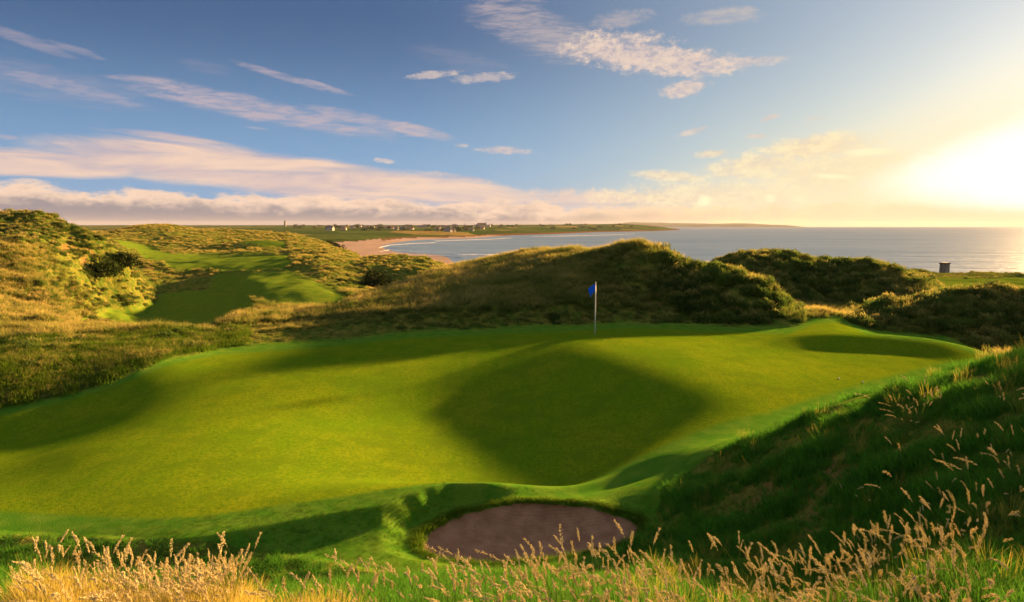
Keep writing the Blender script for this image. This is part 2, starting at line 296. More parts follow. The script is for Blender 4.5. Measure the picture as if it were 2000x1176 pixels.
# ---- bunker ---------------------------------------------------------------
BX, BY = .30, 10.92
ba = math.radians(6)
bu = ((X - BX) * math.cos(ba) + (Y - BY) * math.sin(ba)) / 1.88
bv = (-(X - BX) * math.sin(ba) + (Y - BY) * math.cos(ba)) / 1.10
bth = np.arctan2(bv, bu)
shape = 1 + .05 * np.cos(2 * bth - .6) + .045 * np.cos(3 * bth + 1.0) + .012 * np.sin(9 * bth) + .008 * np.sin(23 * bth + 1)
rho = np.hypot(bu, bv) / shape
kb = smooth(1.30, 1.03, rho) * smooth(12.5, 11.9, R2)
rim = Z * (1 - kb) + kb * (-.335 + .05 * bv + .03 * bu)
rimflat = -.15 + .05 * bv
sandz = -.43 + .03 * bu + .12 * bv - .40 * (1 - np.clip(rho, 0, 1) ** 2.3) + fbm(X / .42, Y / .42, 3, 91) * .032
wall = smooth(.90, 1.0, rho)
near_b = rho < 1.7
Z = np.where(near_b, np.where(rho < 1, sandz * (1 - wall) + rim * wall, rim), Z)
sandm = (rho < .925).astype(float)

PX, PROW = project(X, Y, Z)


def ground_z(x, y):
    """height of the land at a point (nearest grid samples, bilinear)"""
    x = np.atleast_1d(x); y = np.atleast_1d(y)
    a = np.arctan2(x, y); r = np.log(np.hypot(x, y))
    ia = np.clip(np.searchsorted(AZ, a) - 1, 0, NA - 2); ir = np.clip(np.searchsorted(lR, r) - 1, 0, NR - 2)
    ta = np.clip((a - AZ[ia]) / (AZ[ia + 1] - AZ[ia]), 0, 1); tr = np.clip((r - lR[ir]) / (lR[ir + 1] - lR[ir]), 0, 1)
    return (Z[ia, ir] * (1 - ta) * (1 - tr) + Z[ia + 1, ir] * ta * (1 - tr) + Z[ia, ir + 1] * (1 - ta) * tr + Z[ia + 1, ir + 1] * ta * tr)


# ------------------------------------------------------------------ materials
def mat_new(name):
    m = bpy.data.materials.new(name); m.use_nodes = True
    nt = m.node_tree; nt.nodes.clear()
    return m, nt


class NT:
    """small helper to write node graphs"""
    def __init__(s, nt): s.nt = nt

    def n(s, typ, **kw):
        nd = s.nt.nodes.new(typ)
        for k, v in kw.items(): setattr(nd, k, v)
        return nd

    def put(s, sock, v):
        if isinstance(v, bpy.types.NodeSocket): s.nt.links.new(v, sock)
        else: sock.default_value = v

    def math(s, op, a, b=0.0, c=None, clamp=False):
        nd = s.n('ShaderNodeMath', operation=op, use_clamp=clamp)
        s.put(nd.inputs[0], a); s.put(nd.inputs[1], b)
        if c is not None: s.put(nd.inputs[2], c)
        return nd.outputs[0]

    def mix(s, f, a, b, blend='MIX'):
        nd = s.n('ShaderNodeMix', data_type='RGBA', blend_type=blend)
        s.put(nd.inputs[0], f)
        s.put(nd.inputs[6], a if isinstance(a, bpy.types.NodeSocket) else (*a, 1))
        s.put(nd.inputs[7], b if isinstance(b, bpy.types.NodeSocket) else (*b, 1))
        return nd.outputs[2]

    def noise(s, vec, scale, detail=3, rough=.55, out=0, dist=0.0):
        nd = s.n('ShaderNodeTexNoise')
        if vec is not None: s.put(nd.inputs['Vector'], vec)
        s.put(nd.inputs['Scale'], scale); s.put(nd.inputs['Detail'], detail); s.put(nd.inputs['Roughness'], rough)
        s.put(nd.inputs['Distortion'], dist)
        return nd.outputs[out]

    def ramp(s, v, a, b, lo=0.0, hi=1.0, kind='SMOOTHSTEP'):
        nd = s.n('ShaderNodeMapRange', interpolation_type=kind)
        s.put(nd.inputs[0], v); s.put(nd.inputs[1], a); s.put(nd.inputs[2], b); s.put(nd.inputs[3], lo); s.put(nd.inputs[4], hi)
        return nd.outputs[0]

    def attr(s, name, typ='GEOMETRY', out='Fac'):
        nd = s.n('ShaderNodeAttribute', attribute_name=name, attribute_type=typ)
        return nd.outputs[out]

    def mapping(s, vec, scale=(1, 1, 1), rot=(0, 0, 0)):
        nd = s.n('ShaderNodeMapping')
        s.put(nd.inputs[0], vec); nd.inputs['Scale'].default_value = scale; nd.inputs['Rotation'].default_value = rot
        return nd.outputs[0]

    def bump(s, h, strength, dist, normal=None):
        nd = s.n('ShaderNodeBump')
        s.put(nd.inputs['Height'], h); nd.inputs['Strength'].default_value = strength; nd.inputs['Distance'].default_value = dist
        if normal is not None: s.put(nd.inputs['Normal'], normal)
        return nd.outputs[0]

    def bsdf(s, color, rough=.9, normal=None, spec=.2, **kw):
        nd = s.n('ShaderNodeBsdfPrincipled')
        s.put(nd.inputs['Base Color'], color if isinstance(color, bpy.types.NodeSocket) else (*color, 1))
        s.put(nd.inputs['Roughness'], rough); nd.inputs['Specular IOR Level'].default_value = spec
        if spec == 0: nd.inputs['IOR'].default_value = 1.0
        if normal is not None: s.put(nd.inputs['Normal'], normal)
        for k, v in kw.items(): s.put(nd.inputs[k.replace('_', ' ')], v)
        return nd.outputs[0]

    def out(s, surf):
        o = s.n('ShaderNodeOutputMaterial'); s.nt.links.new(surf, o.inputs[0])


def turf_material():
    m, nt = mat_new('turf')
    g = NT(nt)
    pos = g.n('ShaderNodeNewGeometry').outputs['Position']
    cls = g.n('ShaderNodeAttribute', attribute_name='turf', attribute_type='GEOMETRY')
    sep = g.n('ShaderNodeSeparateColor'); nt.links.new(cls.outputs['Color'], sep.inputs[0])
    a_mown, a_green, a_fair = sep.outputs
    n1 = g.noise(pos, .35, 4); n2 = g.noise(pos, 2.2, 4, .6); n3 = g.noise(pos, 14, 4, .7)
    stripes = g.noise(g.mapping(pos, (3.2, .35, 1), (0, 0, math.radians(35))), 1.0, 3, .6)
    rough_c = g.mix(g.ramp(n2, .35, .65), (.050, .090, .012), (.14, .14, .026))
    rough_c = g.mix(g.ramp(n1, .55, .72), rough_c, (.20, .13, .045))
    green_c = g.mix(g.ramp(n1, .3, .7), (.088, .165, .005), (.134, .182, .006))
    green_c = g.mix(g.ramp(stripes, .45, .62, 0, .35), green_c, (.15, .185, .010))
    green_c = g.mix(g.ramp(n3, .40, .66, 0, .75), green_c, (.042, .105, .005))
    green_c = g.mix(g.ramp(g.noise(pos, 1.1, 5, .7), .46, .62, 0, .6), green_c, (.068, .125, .006))
    coll_c = g.mix(g.ramp(n2, .35, .68), (.045, .140, .010), (.085, .170, .016))
    coll_c = g.mix(g.ramp(n3, .5, .75, 0, .6), coll_c, (.10, .14, .03))
    fair_c = g.mix(g.ramp(n2, .3, .7), (.060, .130, .012), (.115, .150, .014))
    c = g.mix(a_mown, rough_c, coll_c)
    c = g.mix(a_green, c, green_c)
    c = g.mix(a_fair, c, fair_c)
    hb = g.math('ADD', g.math('MULTIPLY', n3, .5), g.noise(pos, 60, 2, .7))
    nrm = g.bump(hb, .9, .018)
    hr = g.noise(pos, 3.2, 4, .7)
    nrm = g.bump(g.math('MULTIPLY', hr, g.math('SUBTRACT', 1.0, g.math('MAXIMUM', a_mown, a_fair), clamp=True)), 1.0, .25, nrm)
    d = g.n('ShaderNodeBsdfDiffuse'); g.put(d.inputs[0], c); g.put(d.inputs['Normal'], nrm)
    g.out(d.outputs[0])
    return m


def sand_material(name='sand', c0=(.19, .105, .068), c1=(.28, .165, .11)):
    m, nt = mat_new(name); g = NT(nt)
    pos = g.n('ShaderNodeNewGeometry').outputs['Position']
    n1 = g.noise(pos, 3, 5, .6); n2 = g.noise(pos, 90, 3, .7)
    rake = g.n('ShaderNodeTexWave', wave_type='RINGS'); rake.inputs['Scale'].default_value = 5.5
    rake.inputs['Distortion'].default_value = 2.5; rake.inputs['Detail'].default_value = 3
    nt.links.new(g.mapping(pos, (1, 1, 0)), rake.inputs['Vector'])
    c = g.mix(g.ramp(n1, .3, .7), c0, c1)
    nrm = g.bump(rake.outputs['Fac'], .35, .02)
    nrm = g.bump(n2, .5, .01, nrm)
    g.out(g.bsdf(c, 1.0, nrm, 0))
    return m


def beach_material():
    m, nt = mat_new('wet_sand'); g = NT(nt)
    pos = g.n('ShaderNodeNewGeometry').outputs['Position']
    n1 = g.noise(g.mapping(pos, (.02, .006, 1)), 1.0, 4, .6)
    c = g.mix(g.ramp(n1, .3, .7), (.22, .165, .14), (.30, .225, .19))
    g.out(g.bsdf(c, 1.0, None, 0))
    return m


def farland_material():
    m, nt = mat_new('farmland'); g = NT(nt)
    pos = g.n('ShaderNodeNewGeometry').outputs['Position']
    v = g.n('ShaderNodeTexVoronoi'); v.inputs['Scale'].default_value = 1.0
    nt.links.new(g.mapping(pos, (.011, .0035, 0), (0, 0, .3)), v.inputs['Vector'])
    sep = g.n('ShaderNodeSeparateColor'); nt.links.new(v.outputs['Color'], sep.inputs[0])
    c = g.mix(g.ramp(sep.outputs[0], .3, .8), (.022, .050, .010), (.050, .075, .016))
    c = g.mix(g.ramp(sep.outputs[1], .84, .88), c, (.17, .13, .04))
    n = g.noise(g.mapping(pos, (.03, .012, 1)), 1.0, 4, .7)
    c = g.mix(g.ramp(n, .55, .66, 0, .8), c, (.014, .022, .010))
    sc = g.n('ShaderNodeSeparateXYZ'); nt.links.new(pos, sc.inputs[0])
    cliff = g.ramp(sc.outputs['Z'], -13.2, -11.0, 1, 0)
    c = g.mix(cliff, c, (.12, .06, .035))
    g.out(g.bsdf(c, 1.0, None, 0))
    return m


def sea_material():
    m, nt = mat_new('sea_water'); g = NT(nt)
    pos = g.n('ShaderNodeNewGeometry').outputs['Position']
    w1 = g.noise(g.mapping(pos, (.05, .16, 1), (0, 0, math.radians(-12))), 1.0, 5, .62)
    w2 = g.noise(g.mapping(pos, (.012, .045, 1), (0, 0, math.radians(-10))), 1.0, 4, .6)
    w3 = g.noise(g.mapping(pos, (.003, .012, 1), (0, 0, math.radians(-6))), 1.0, 3, .6)
    h = g.math('ADD', w1, g.math('MULTIPLY', w2, 3.0))
    nrm = g.bump(h, 1.0, 1.5)
    c = g.mix(g.ramp(w3, .35, .65), (.066, .135, .25), (.095, .165, .28))
    d = g.n('ShaderNodeBsdfDiffuse'); g.put(d.inputs[0], c); g.put(d.inputs['Normal'], nrm)
    gl_ = g.n('ShaderNodeBsdfGlossy'); gl_.inputs['Color'].default_value = (.8, .88, 1, 1); gl_.inputs['Roughness'].default_value = .45; g.put(gl_.inputs['Normal'], nrm)
    mx = g.n('ShaderNodeMixShader'); mx.inputs[0].default_value = .10
    nt.links.new(d.outputs[0], mx.inputs[1]); nt.links.new(gl_.outputs[0], mx.inputs[2])
    g.out(mx.outputs[0])
    return m


def veg_material(name, base, dark, tip, trans=.35, tipstart=.45):
    """blades and leaves: colour by height along the blade and per plant"""
    m, nt = mat_new(name); g = NT(nt)
    t = g.attr('blade'); tint = g.attr('tint', 'INSTANCER')
    rnd = g.n('ShaderNodeObjectInfo').outputs['Random']
    c = g.mix(rnd, dark, base)
    k = g.math('MULTIPLY', g.ramp(t, tipstart, 1.0), tint, clamp=True)
    c = g.mix(k, c, tip)
    d = g.n('ShaderNodeBsdfDiffuse'); g.put(d.inputs[0], c)
    tr = g.n('ShaderNodeBsdfTranslucent'); g.put(tr.inputs[0], c)
    mx = g.n('ShaderNodeMixShader'); mx.inputs[0].default_value = trans
    nt.links.new(d.outputs[0], mx.inputs[1]); nt.links.new(tr.outputs[0], mx.inputs[2])
    g.out(mx.outputs[0])
    return m


def plain(name, c, rough=.7, bumpscale=None, var=.15, spec=.3):
    m, nt = mat_new(name); g = NT(nt)
    tc = g.n('ShaderNodeTexCoord').outputs['Object']
    n = g.noise(tc, bumpscale or 4.0, 4, .6)
    col = g.mix(g.ramp(n, .3, .7), tuple(v * (1 - var) for v in c), tuple(min(1, v * (1 + var)) for v in c))
    nrm = g.bump(n, .3, .02)
    g.out(g.bsdf(col, rough, nrm, spec))
    return m


M_TURF = turf_material(); M_SAND = sand_material(); M_BEACH = beach_material(); M_FAR = farland_material(); M_SEA = sea_material()


# ------------------------------------------------------------------ mesh helpers
def tag(o, label=None, cat=None, group=None, kind=None):
    if label: o['label'] = label
    if cat: o['category'] = cat
    if group: o['group'] = group
    if kind: o['kind'] = kind
    return o


def mesh_np(name, verts, faces, loops_per=4, smooth_sh=True, mats=()):
    me = bpy.data.meshes.new(name)
    verts = np.asarray(verts, np.float32); faces = np.asarray(faces, np.int32)
    me.vertices.add(len(verts)); me.vertices.foreach_set('co', verts.ravel())
    n = len(faces)
    me.loops.add(n * loops_per); me.loops.foreach_set('vertex_index', faces.ravel())
    me.polygons.add(n); me.polygons.foreach_set('loop_start', np.arange(0, n * loops_per, loops_per, dtype=np.int32))
    me.update(calc_edges=True)
    me.polygons.foreach_set('use_smooth', np.full(n, smooth_sh))
    for m in mats: me.materials.append(m)
    return me


def link(me, name, parent=None):
    o = bpy.data.objects.new(name, me); COL.objects.link(o)
    if parent: o.parent = parent
    return o


# normals of the whole relief, so that the pieces shade without a seam
P3 = np.stack([X, Y, Z], -1)
da = np.zeros_like(P3); dr = np.zeros_like(P3)
da[1:-1] = P3[2:] - P3[:-2]; da[0] = P3[1] - P3[0]; da[-1] = P3[-1] - P3[-2]
dr[:, 1:-1] = P3[:, 2:] - P3[:, :-2]; dr[:, 0] = P3[:, 1] - P3[:, 0]; dr[:, -1] = P3[:, -1] - P3[:, -2]
NRM = np.cross(da, dr); NRM /= np.linalg.norm(NRM, axis=-1, keepdims=True) + 1e-12
NRM[NRM[..., 2] < 0] *= -1

fc = lambda a: (a[:-1, :-1] + a[1:, :-1] + a[:-1, 1:] + a[1:, 1:]) / 4
fR, fX, fY, fZ, fPX, fPR = fc(R2), fc(X), fc(Y), fc(Z), fc(PX), fc(PROW)
f_mown, f_green, f_fair, f_beach, f_sand = fc(mown), fc(green), fc(fairway), fc(beach), fc(sandm)
# region index per face
reg = np.zeros(fR.shape, int)                                         # 0 open dune ground
reg[(fR < 22) & (f_mown < .5)] = 6                                    # bank under the viewer and near dune
reg[(fR >= 24) & (fR < 40.5) & (fPX > 425) & (fPX < 1560) & (f_mown < .5) & (fY > 20)] = 7     # central dune
reg[(fR >= 36) & (fR < 78) & (fPX < 300) & (f_fair < .5) & (fY > 20)] = 8                        # left hill
reg[(fY >= 39.5) & (fY < 54) & (fPX > 1340) & (fPX < 1880)] = 9       # back dune on the right
reg[(fY >= 26) & (fY < 39.5) & (fPX >= 1660) & (f_mown < .5) & (fPX < 2500)] = 10                # right mound
reg[(fY >= 66) & (fY < 108) & (fPX > 560) & (fPX < 960) & (f_fair < .5)] = 11                     # middle dune
reg[(fR > 420)] = 12
reg[f_mown >= .5] = 1
reg[f_green >= .5] = 2
reg[(f_fair >= .5) & (fPX < 1200)] = 3
reg[(f_fair >= .5) & (fPX > 1200)] = 13
reg[f_beach >= .5] = 4
reg[f_sand >= .5] = 5
REG = {
    0: ('ground', M_TURF, 'open rough dune land between the dunes and the bay'),
    1: ('green_collar', M_TURF, 'mown collar of grass round the putting green and bunker'),
    2: ('putting_green', M_TURF, 'smooth sunlit putting green with a long shadow across it'),
    3: ('fairway', M_TURF, 'mown fairway in the valley below the grassy left hill'),
    4: ('beach', M_BEACH, 'pinkish sandy beach at the head of the bay'),
    5: ('bunker_sand', M_SAND, 'brown shaded sand of the bunker in front of the green'),
    6: ('grass_bank', M_TURF, 'shaded near bank of rough grass beside the green'),
    7: ('central_dune_hill', M_TURF, 'long grassy dune behind the flag'),
    8: ('left_dune_hill', M_TURF, 'tall golden grassy hill at the left edge'),
    9: ('back_dune_hill', M_TURF, 'bushy dune right of the flag against the sea'),
    10: ('right_dune_hill', M_TURF, 'dark mound at the right edge behind the green'),
    11: ('middle_dune_hill', M_TURF, 'sunlit dune between the valley fairway and the beach'),
    12: ('far_shore_terrain', M_FAR, 'distant low farmland across the bay'),
    13: ('seaside_fairway', M_TURF, 'sunlit strip of mown turf by the sea on the right'),
}
vid = np.arange(NA * NR).reshape(NA, NR)
quads = np.stack([vid[:-1, :-1], vid[1:, :-1], vid[1:, 1:], vid[:-1, 1:]], -1)
flatP = P3.reshape(-1, 3); flatN = NRM.reshape(-1, 3)
cls = np.stack([mown, green, fairway, np.ones_like(mown)], -1).reshape(-1, 4).astype(np.float32)
for k, (nm, mt, lab) in REG.items():
    q = quads[reg == k]
    if not len(q): continue
    used, inv = np.unique(q, return_inverse=True)
    me = mesh_np(nm, flatP[used], inv.reshape(-1, 4), mats=(mt,))
    ca = me.attributes.new('turf', 'FLOAT_COLOR', 'POINT'); ca.data.foreach_set('color', cls[used].ravel())
    me.normals_split_custom_set_from_vertices(flatN[used].tolist())
    tag(link(me, nm), lab, kind='structure')

# sea: one sheet to the horizon
sv = []; sf = []
ns = 96; rr = [60, 200, 600, 2000, 6000, 10000, 12500]
for i in range(ns):
    a = 2 * math.pi * i / ns
    for r in rr: sv.append((r * math.sin(a), r * math.cos(a), SEA))
for i in range(ns):
    j = (i + 1) % ns
    for k in range(len(rr) - 1): sf.append((i * len(rr) + k, i * len(rr) + k + 1, j * len(rr) + k + 1, j * len(rr) + k))
tag(link(mesh_np('sea', sv, sf, mats=(M_SEA,)), 'sea'), 'grey blue sea filling the bay out to the horizon', kind='structure')

# surf lines at the head of the bay: low foam ridges
M_FOAM = plain('foam', (.42, .43, .46), .8, .05)
def surf(pts, width, seed):
    v = []; f = []
    n = 80
    pts = np.array(pts, float)
    t = np.linspace(0, 1, n); tk = np.linspace(0, 1, len(pts))
    for i in range(n):
        px = np.interp(t[i], tk, pts[:, 0]); rw = np.interp(t[i], tk, pts[:, 1])
        a, s = pix(px, rw); D = (SEA + .1 - CAMZ) / s
        w = .6 * width * D * max(.05, math.sin(math.pi * t[i])) * (.6 + .8 * abs(float(perlin(np.array([t[i] * 9.]), np.array([seed * 3.1]), seed)[0])))
        x, y = a * D, D
        nx, ny = x / math.hypot(x, y), y / math.hypot(x, y)
        for (o, hz) in ((-1, -.15), (-.3, .22), (.3, .22), (1, -.15)):
            v.append((x + nx * w * o, y + ny * w * o, SEA + hz + .05))
    for i in range(n - 1):
        for k in range(3): f.append((i * 4 + k, i * 4 + k + 1, (i + 1) * 4 + k + 1, (i + 1) * 4 + k))
    return v, f
for i, (pts, w) in enumerate((([(742, 492), (760, 488), (790, 491), (815, 495)], .022), ([(740, 484), (760, 479), (800, 476), (850, 474)], .02),
                              ([(880, 498), (930, 497), (980, 498), (1030, 497)], .02), ([(745, 490), (770, 495), (800, 498), (850, 500), (900, 503)], .012),
                              ([(850, 471), (900, 469), (960, 467), (1000, 465)], .03), ([(1040, 462), (1100, 461), (1180, 459), (1240, 457)], .03), ([(1370, 521), (1390, 518), (1410, 517)], .01))):
    v, f = surf(pts, w, i)
    tag(link(mesh_np('surf', v, f, mats=(M_FOAM,)), 'surf'), 'white surf breaking along the bay', kind='stuff')

# distant headlands
M_HEAD = plain('headland', (.10, .115, .11), .95, .004, .25, 0)
def headland(pts, D, thick):
    v = []; f = []
    pts = np.array(pts, float); n = 120
    xs = np.linspace(pts[0, 0], pts[-1, 0], n)
    for i, px in enumerate(xs):
        rw = np.interp(px, pts[:, 0], pts[:, 1]) + .5 * float(perlin(np.array([px * .05]), np.array([D * .01]))[0])
        a, s = pix(px, rw); top = CAMZ + s * D
        a0, _ = pix(px, 443)
        e = min(1, i / 6, (n - 1 - i) / 6)
        for (o, hz) in ((-1, SEA - 5), (-.7, SEA + (top - SEA) * .55), (-.2, SEA + (top - SEA) * .93), (0, top), (.3, SEA + (top - SEA) * .8), (1, SEA - 5)):
            d = D + o * thick * (.3 + .7 * e)
            v.append((a0 * d, d, hz))
    for i in range(n - 1):
        for k in range(5): f.append((i * 6 + k, i * 6 + k + 1, (i + 1) * 6 + k + 1, (i + 1) * 6 + k))
    return mesh_np('headland', v, [t[::-1] for t in f], smooth_sh=False, mats=(M_HEAD,))
tag(link(headland([(1150, 441), (1200, 437), (1235, 434), (1290, 435), (1330, 436), (1400, 437), (1450, 436), (1500, 438.5), (1540, 440), (1575, 443.5)], 9500, 900), 'headland_hills'), 'faint distant headland across the bay', kind='structure')

# ------------------------------------------------------------------ plants: prototypes (scattered with geometry nodes)
def blades(n, hmin, hmax, width, spread, lean, segs=3, seed=1, wind=(-.25, -.1), r=None):
    g = np.random.default_rng(seed)
    v = []; f = []; t = []
    for i in range(n):
        a = g.uniform(0, 2 * math.pi); rr_ = spread * math.sqrt(g.uniform())
        bx, by = rr_ * math.cos(a), rr_ * math.sin(a)
        hh = g.uniform(hmin, hmax) * (1 - .35 * rr_ / max(spread, 1e-6))
        da_ = a + g.normal() * .7; ln_ = lean * g.uniform(.3, 1.2)
        dx, dy = math.cos(da_) * ln_ + wind[0], math.sin(da_) * ln_ + wind[1]
        fa = g.uniform(0, math.pi); wx, wy = math.cos(fa) * width, math.sin(fa) * width
        b0 = len(v)
        for s in range(segs + 1):
            q = s / segs
            w = (1 - q) ** .7 if s < segs else 0.0
            x = bx + dx * hh * q * q; y = by + dy * hh * q * q
            z = hh * q * (1 - .25 * q * (abs(dx) + abs(dy)))
            if s < segs:
                v += [(x - wx * w, y - wy * w, z), (x + wx * w, y + wy * w, z)]; t += [q, q]
            else:
                v += [(x, y, z), (x + wx * .05, y + wy * .05, z)]; t += [1, 1]
        for s in range(segs):
            f.append((b0 + 2 * s, b0 + 2 * s + 1, b0 + 2 * s + 3, b0 + 2 * s + 2))
    return v, f, t


def leafdome(n, rad, hgt, leaf, seed=1, elong=1.0):
    g = np.random.default_rng(seed)
    v = []; f = []; t = []
    lobes = [(g.uniform(-.45, .45) * rad, g.uniform(-.45, .45) * rad, g.uniform(.55, .8) * rad, g.uniform(.6, 1.0) * hgt) for _ in range(6)]
    for i in range(n):
        lx, ly, lrad, lh = lobes[g.integers(6)]
        th = g.uniform(0, 2 * math.pi); ph = math.asin(g.uniform(.0, 1)); q = g.uniform(.72, 1.04)
        c = np.array([lx + lrad * q * math.cos(ph) * math.cos(th), ly + lrad * q * math.cos(ph) * math.sin(th), lh * q * math.sin(ph)])
        nrm = g.normal(size=3); nrm[2] += .3; nrm /= np.linalg.norm(nrm)
        up = np.array([g.normal() * .5 - .2, g.normal() * .5, 1.0]); side = np.cross(nrm, up); side /= np.linalg.norm(side) + 1e-9
        up = np.cross(side, nrm)
        s = leaf * g.uniform(.6, 1.3)
        b0 = len(v)
        for (a, b) in ((0, -1), (.42, -.1), (0, 1.1), (-.42, -.1)):
            v.append(tuple(c + side * a * s + up * b * s * elong))
        hh = min(1, max(0, c[2] / hgt))
        t += [hh] * 4
        f.append((b0, b0 + 1, b0 + 2, b0 + 3))
    return v, f, t


PROTO = {}
def proto(group, items, mat):
    coll = bpy.data.collections.new(group)          # never linked to the scene, only instanced
    for k, (v, f, t) in enumerate(items):
        me = mesh_np(group, v, f, smooth_sh=False, mats=(mat,))
        at_ = me.attributes.new('blade', 'FLOAT', 'POINT'); at_.data.foreach_set('value', np.asarray(t, np.float32))
        o = bpy.data.objects.new('%s_%02d' % (group, k), me); coll.objects.link(o)
    PROTO[group] = (coll, len(items))


def scatter(name, group, pts, scale, tint, label, rotz=None, tilt=.12, kind='stuff', cat=None, zoff=-.03, parent=None, grp=None):
    coll, nvar = PROTO[group]
    n = len(pts)
    pts = np.asarray(pts, float).copy(); pts[:, 2] += zoff
    me = bpy.data.meshes.new(name); me.vertices.add(n); me.vertices.foreach_set('co', pts.astype(np.float32).ravel())
    rot = np.zeros((n, 3), np.float32)
    rot[:, 0] = rng.normal(size=n) * tilt; rot[:, 1] = rng.normal(size=n) * tilt
    rot[:, 2] = rng.uniform(0, 2 * math.pi, n) if rotz is None else rotz + rng.normal(size=n) * .5
    a = me.attributes.new('rot', 'FLOAT_VECTOR', 'POINT'); a.data.foreach_set('vector', rot.ravel())
    a = me.attributes.new('scl', 'FLOAT', 'POINT'); a.data.foreach_set('value', np.asarray(scale, np.float32))
    a = me.attributes.new('tint', 'FLOAT', 'POINT'); a.data.foreach_set('value', np.asarray(tint, np.float32))
    a = me.attributes.new('pick', 'INT', 'POINT'); a.data.foreach_set('value', rng.integers(0, nvar, n).astype(np.int32))
    o = link(me, name)
    ng = bpy.data.node_groups.new(name, 'GeometryNodeTree')
    ng.interface.new_socket('Geometry', in_out='INPUT', socket_type='NodeSocketGeometry')
    ng.interface.new_socket('Geometry', in_out='OUTPUT', socket_type='NodeSocketGeometry')
    N = ng.nodes; L = ng.links
    gi = N.new('NodeGroupInput'); go = N.new('NodeGroupOutput'); ip = N.new('GeometryNodeInstanceOnPoints'); ci = N.new('GeometryNodeCollectionInfo')
    ci.inputs['Collection'].default_value = coll; ci.inputs['Separate Children'].default_value = True; ci.inputs['Reset Children'].default_value = True
    def na(nm, dt):
        x = N.new('GeometryNodeInputNamedAttribute'); x.data_type = dt; x.inputs['Name'].default_value = nm
        return x.outputs['Attribute']
    L.new(gi.outputs[0], ip.inputs['Points']); L.new(ci.outputs[0], ip.inputs['Instance'])
    ip.inputs['Pick Instance'].default_value = True
    L.new(na('pick', 'INT'), ip.inputs['Instance Index'])
    L.new(na('rot', 'FLOAT_VECTOR'), ip.inputs['Rotation'])
    L.new(na('scl', 'FLOAT'), ip.inputs['Scale'])
    L.new(ip.outputs[0], go.inputs[0])
    md = o.modifiers.new('scatter', 'NODES'); md.node_group = ng
    tag(o, label, cat, grp, kind)
    return o


M_MARRAM = veg_material('marram', (.140, .18, .032), (.065, .105, .020), (.56, .42, .14), .5, .35)
M_BUSH = veg_material('dune_scrub', (.10, .155, .028), (.040, .080, .017), (.50, .38, .13), .45, .45)
M_NEAR = veg_material('near_grass', (.080, .25, .020), (.032, .125, .014), (.24, .30, .07), .35, .6)
M_FARV = veg_material('far_scrub', (.16, .18, .032), (.070, .105, .022), (.56, .42, .13), .45, .35)
M_TURFB = veg_material('turf_blades', (.085, .150, .012), (.050, .105, .008), (.15, .17, .03), .35, .6)
M_GOLD = veg_material('golden_grass', (.20, .24, .03), (.08, .13, .018), (.58, .42, .11), .45, .4)
M_SEED = veg_material('seed_stalks', (.10, .15, .03), (.07, .11, .02), (.66, .58, .34), .45, .55)

proto('marram_tuft', [blades(54, .26, .60, .010, .24, .62, 3, 100 + k) for k in range(5)], M_MARRAM)
proto('scrub_clump', [leafdome(340, .42, .44, .042, 200 + k, 2.0) for k in range(5)], M_BUSH)
proto('near_tuft', [blades(48, .09, .24, .0045, .13, .6, 3, 300 + k) for k in range(6)], M_NEAR)
proto('far_clump', [leafdome(190, .9, .62, .10, 400 + k, 2.0) for k in range(4)], M_FARV)
proto('turf_tuft', [blades(40, .06, .16, .0045, .16, .7, 2, 350 + k) for k in range(4)], M_TURFB)
proto('lush_tuft', [blades(46, .14, .34, .0042, .12, .5, 4, 550 + k, (-.15, -.1)) for k in range(5)], M_NEAR)
proto('gold_tuft', [blades(42, .30, .62, .004, .12, .38, 4, 500 + k, (-.15, -.1)) for k in range(5)], M_GOLD)


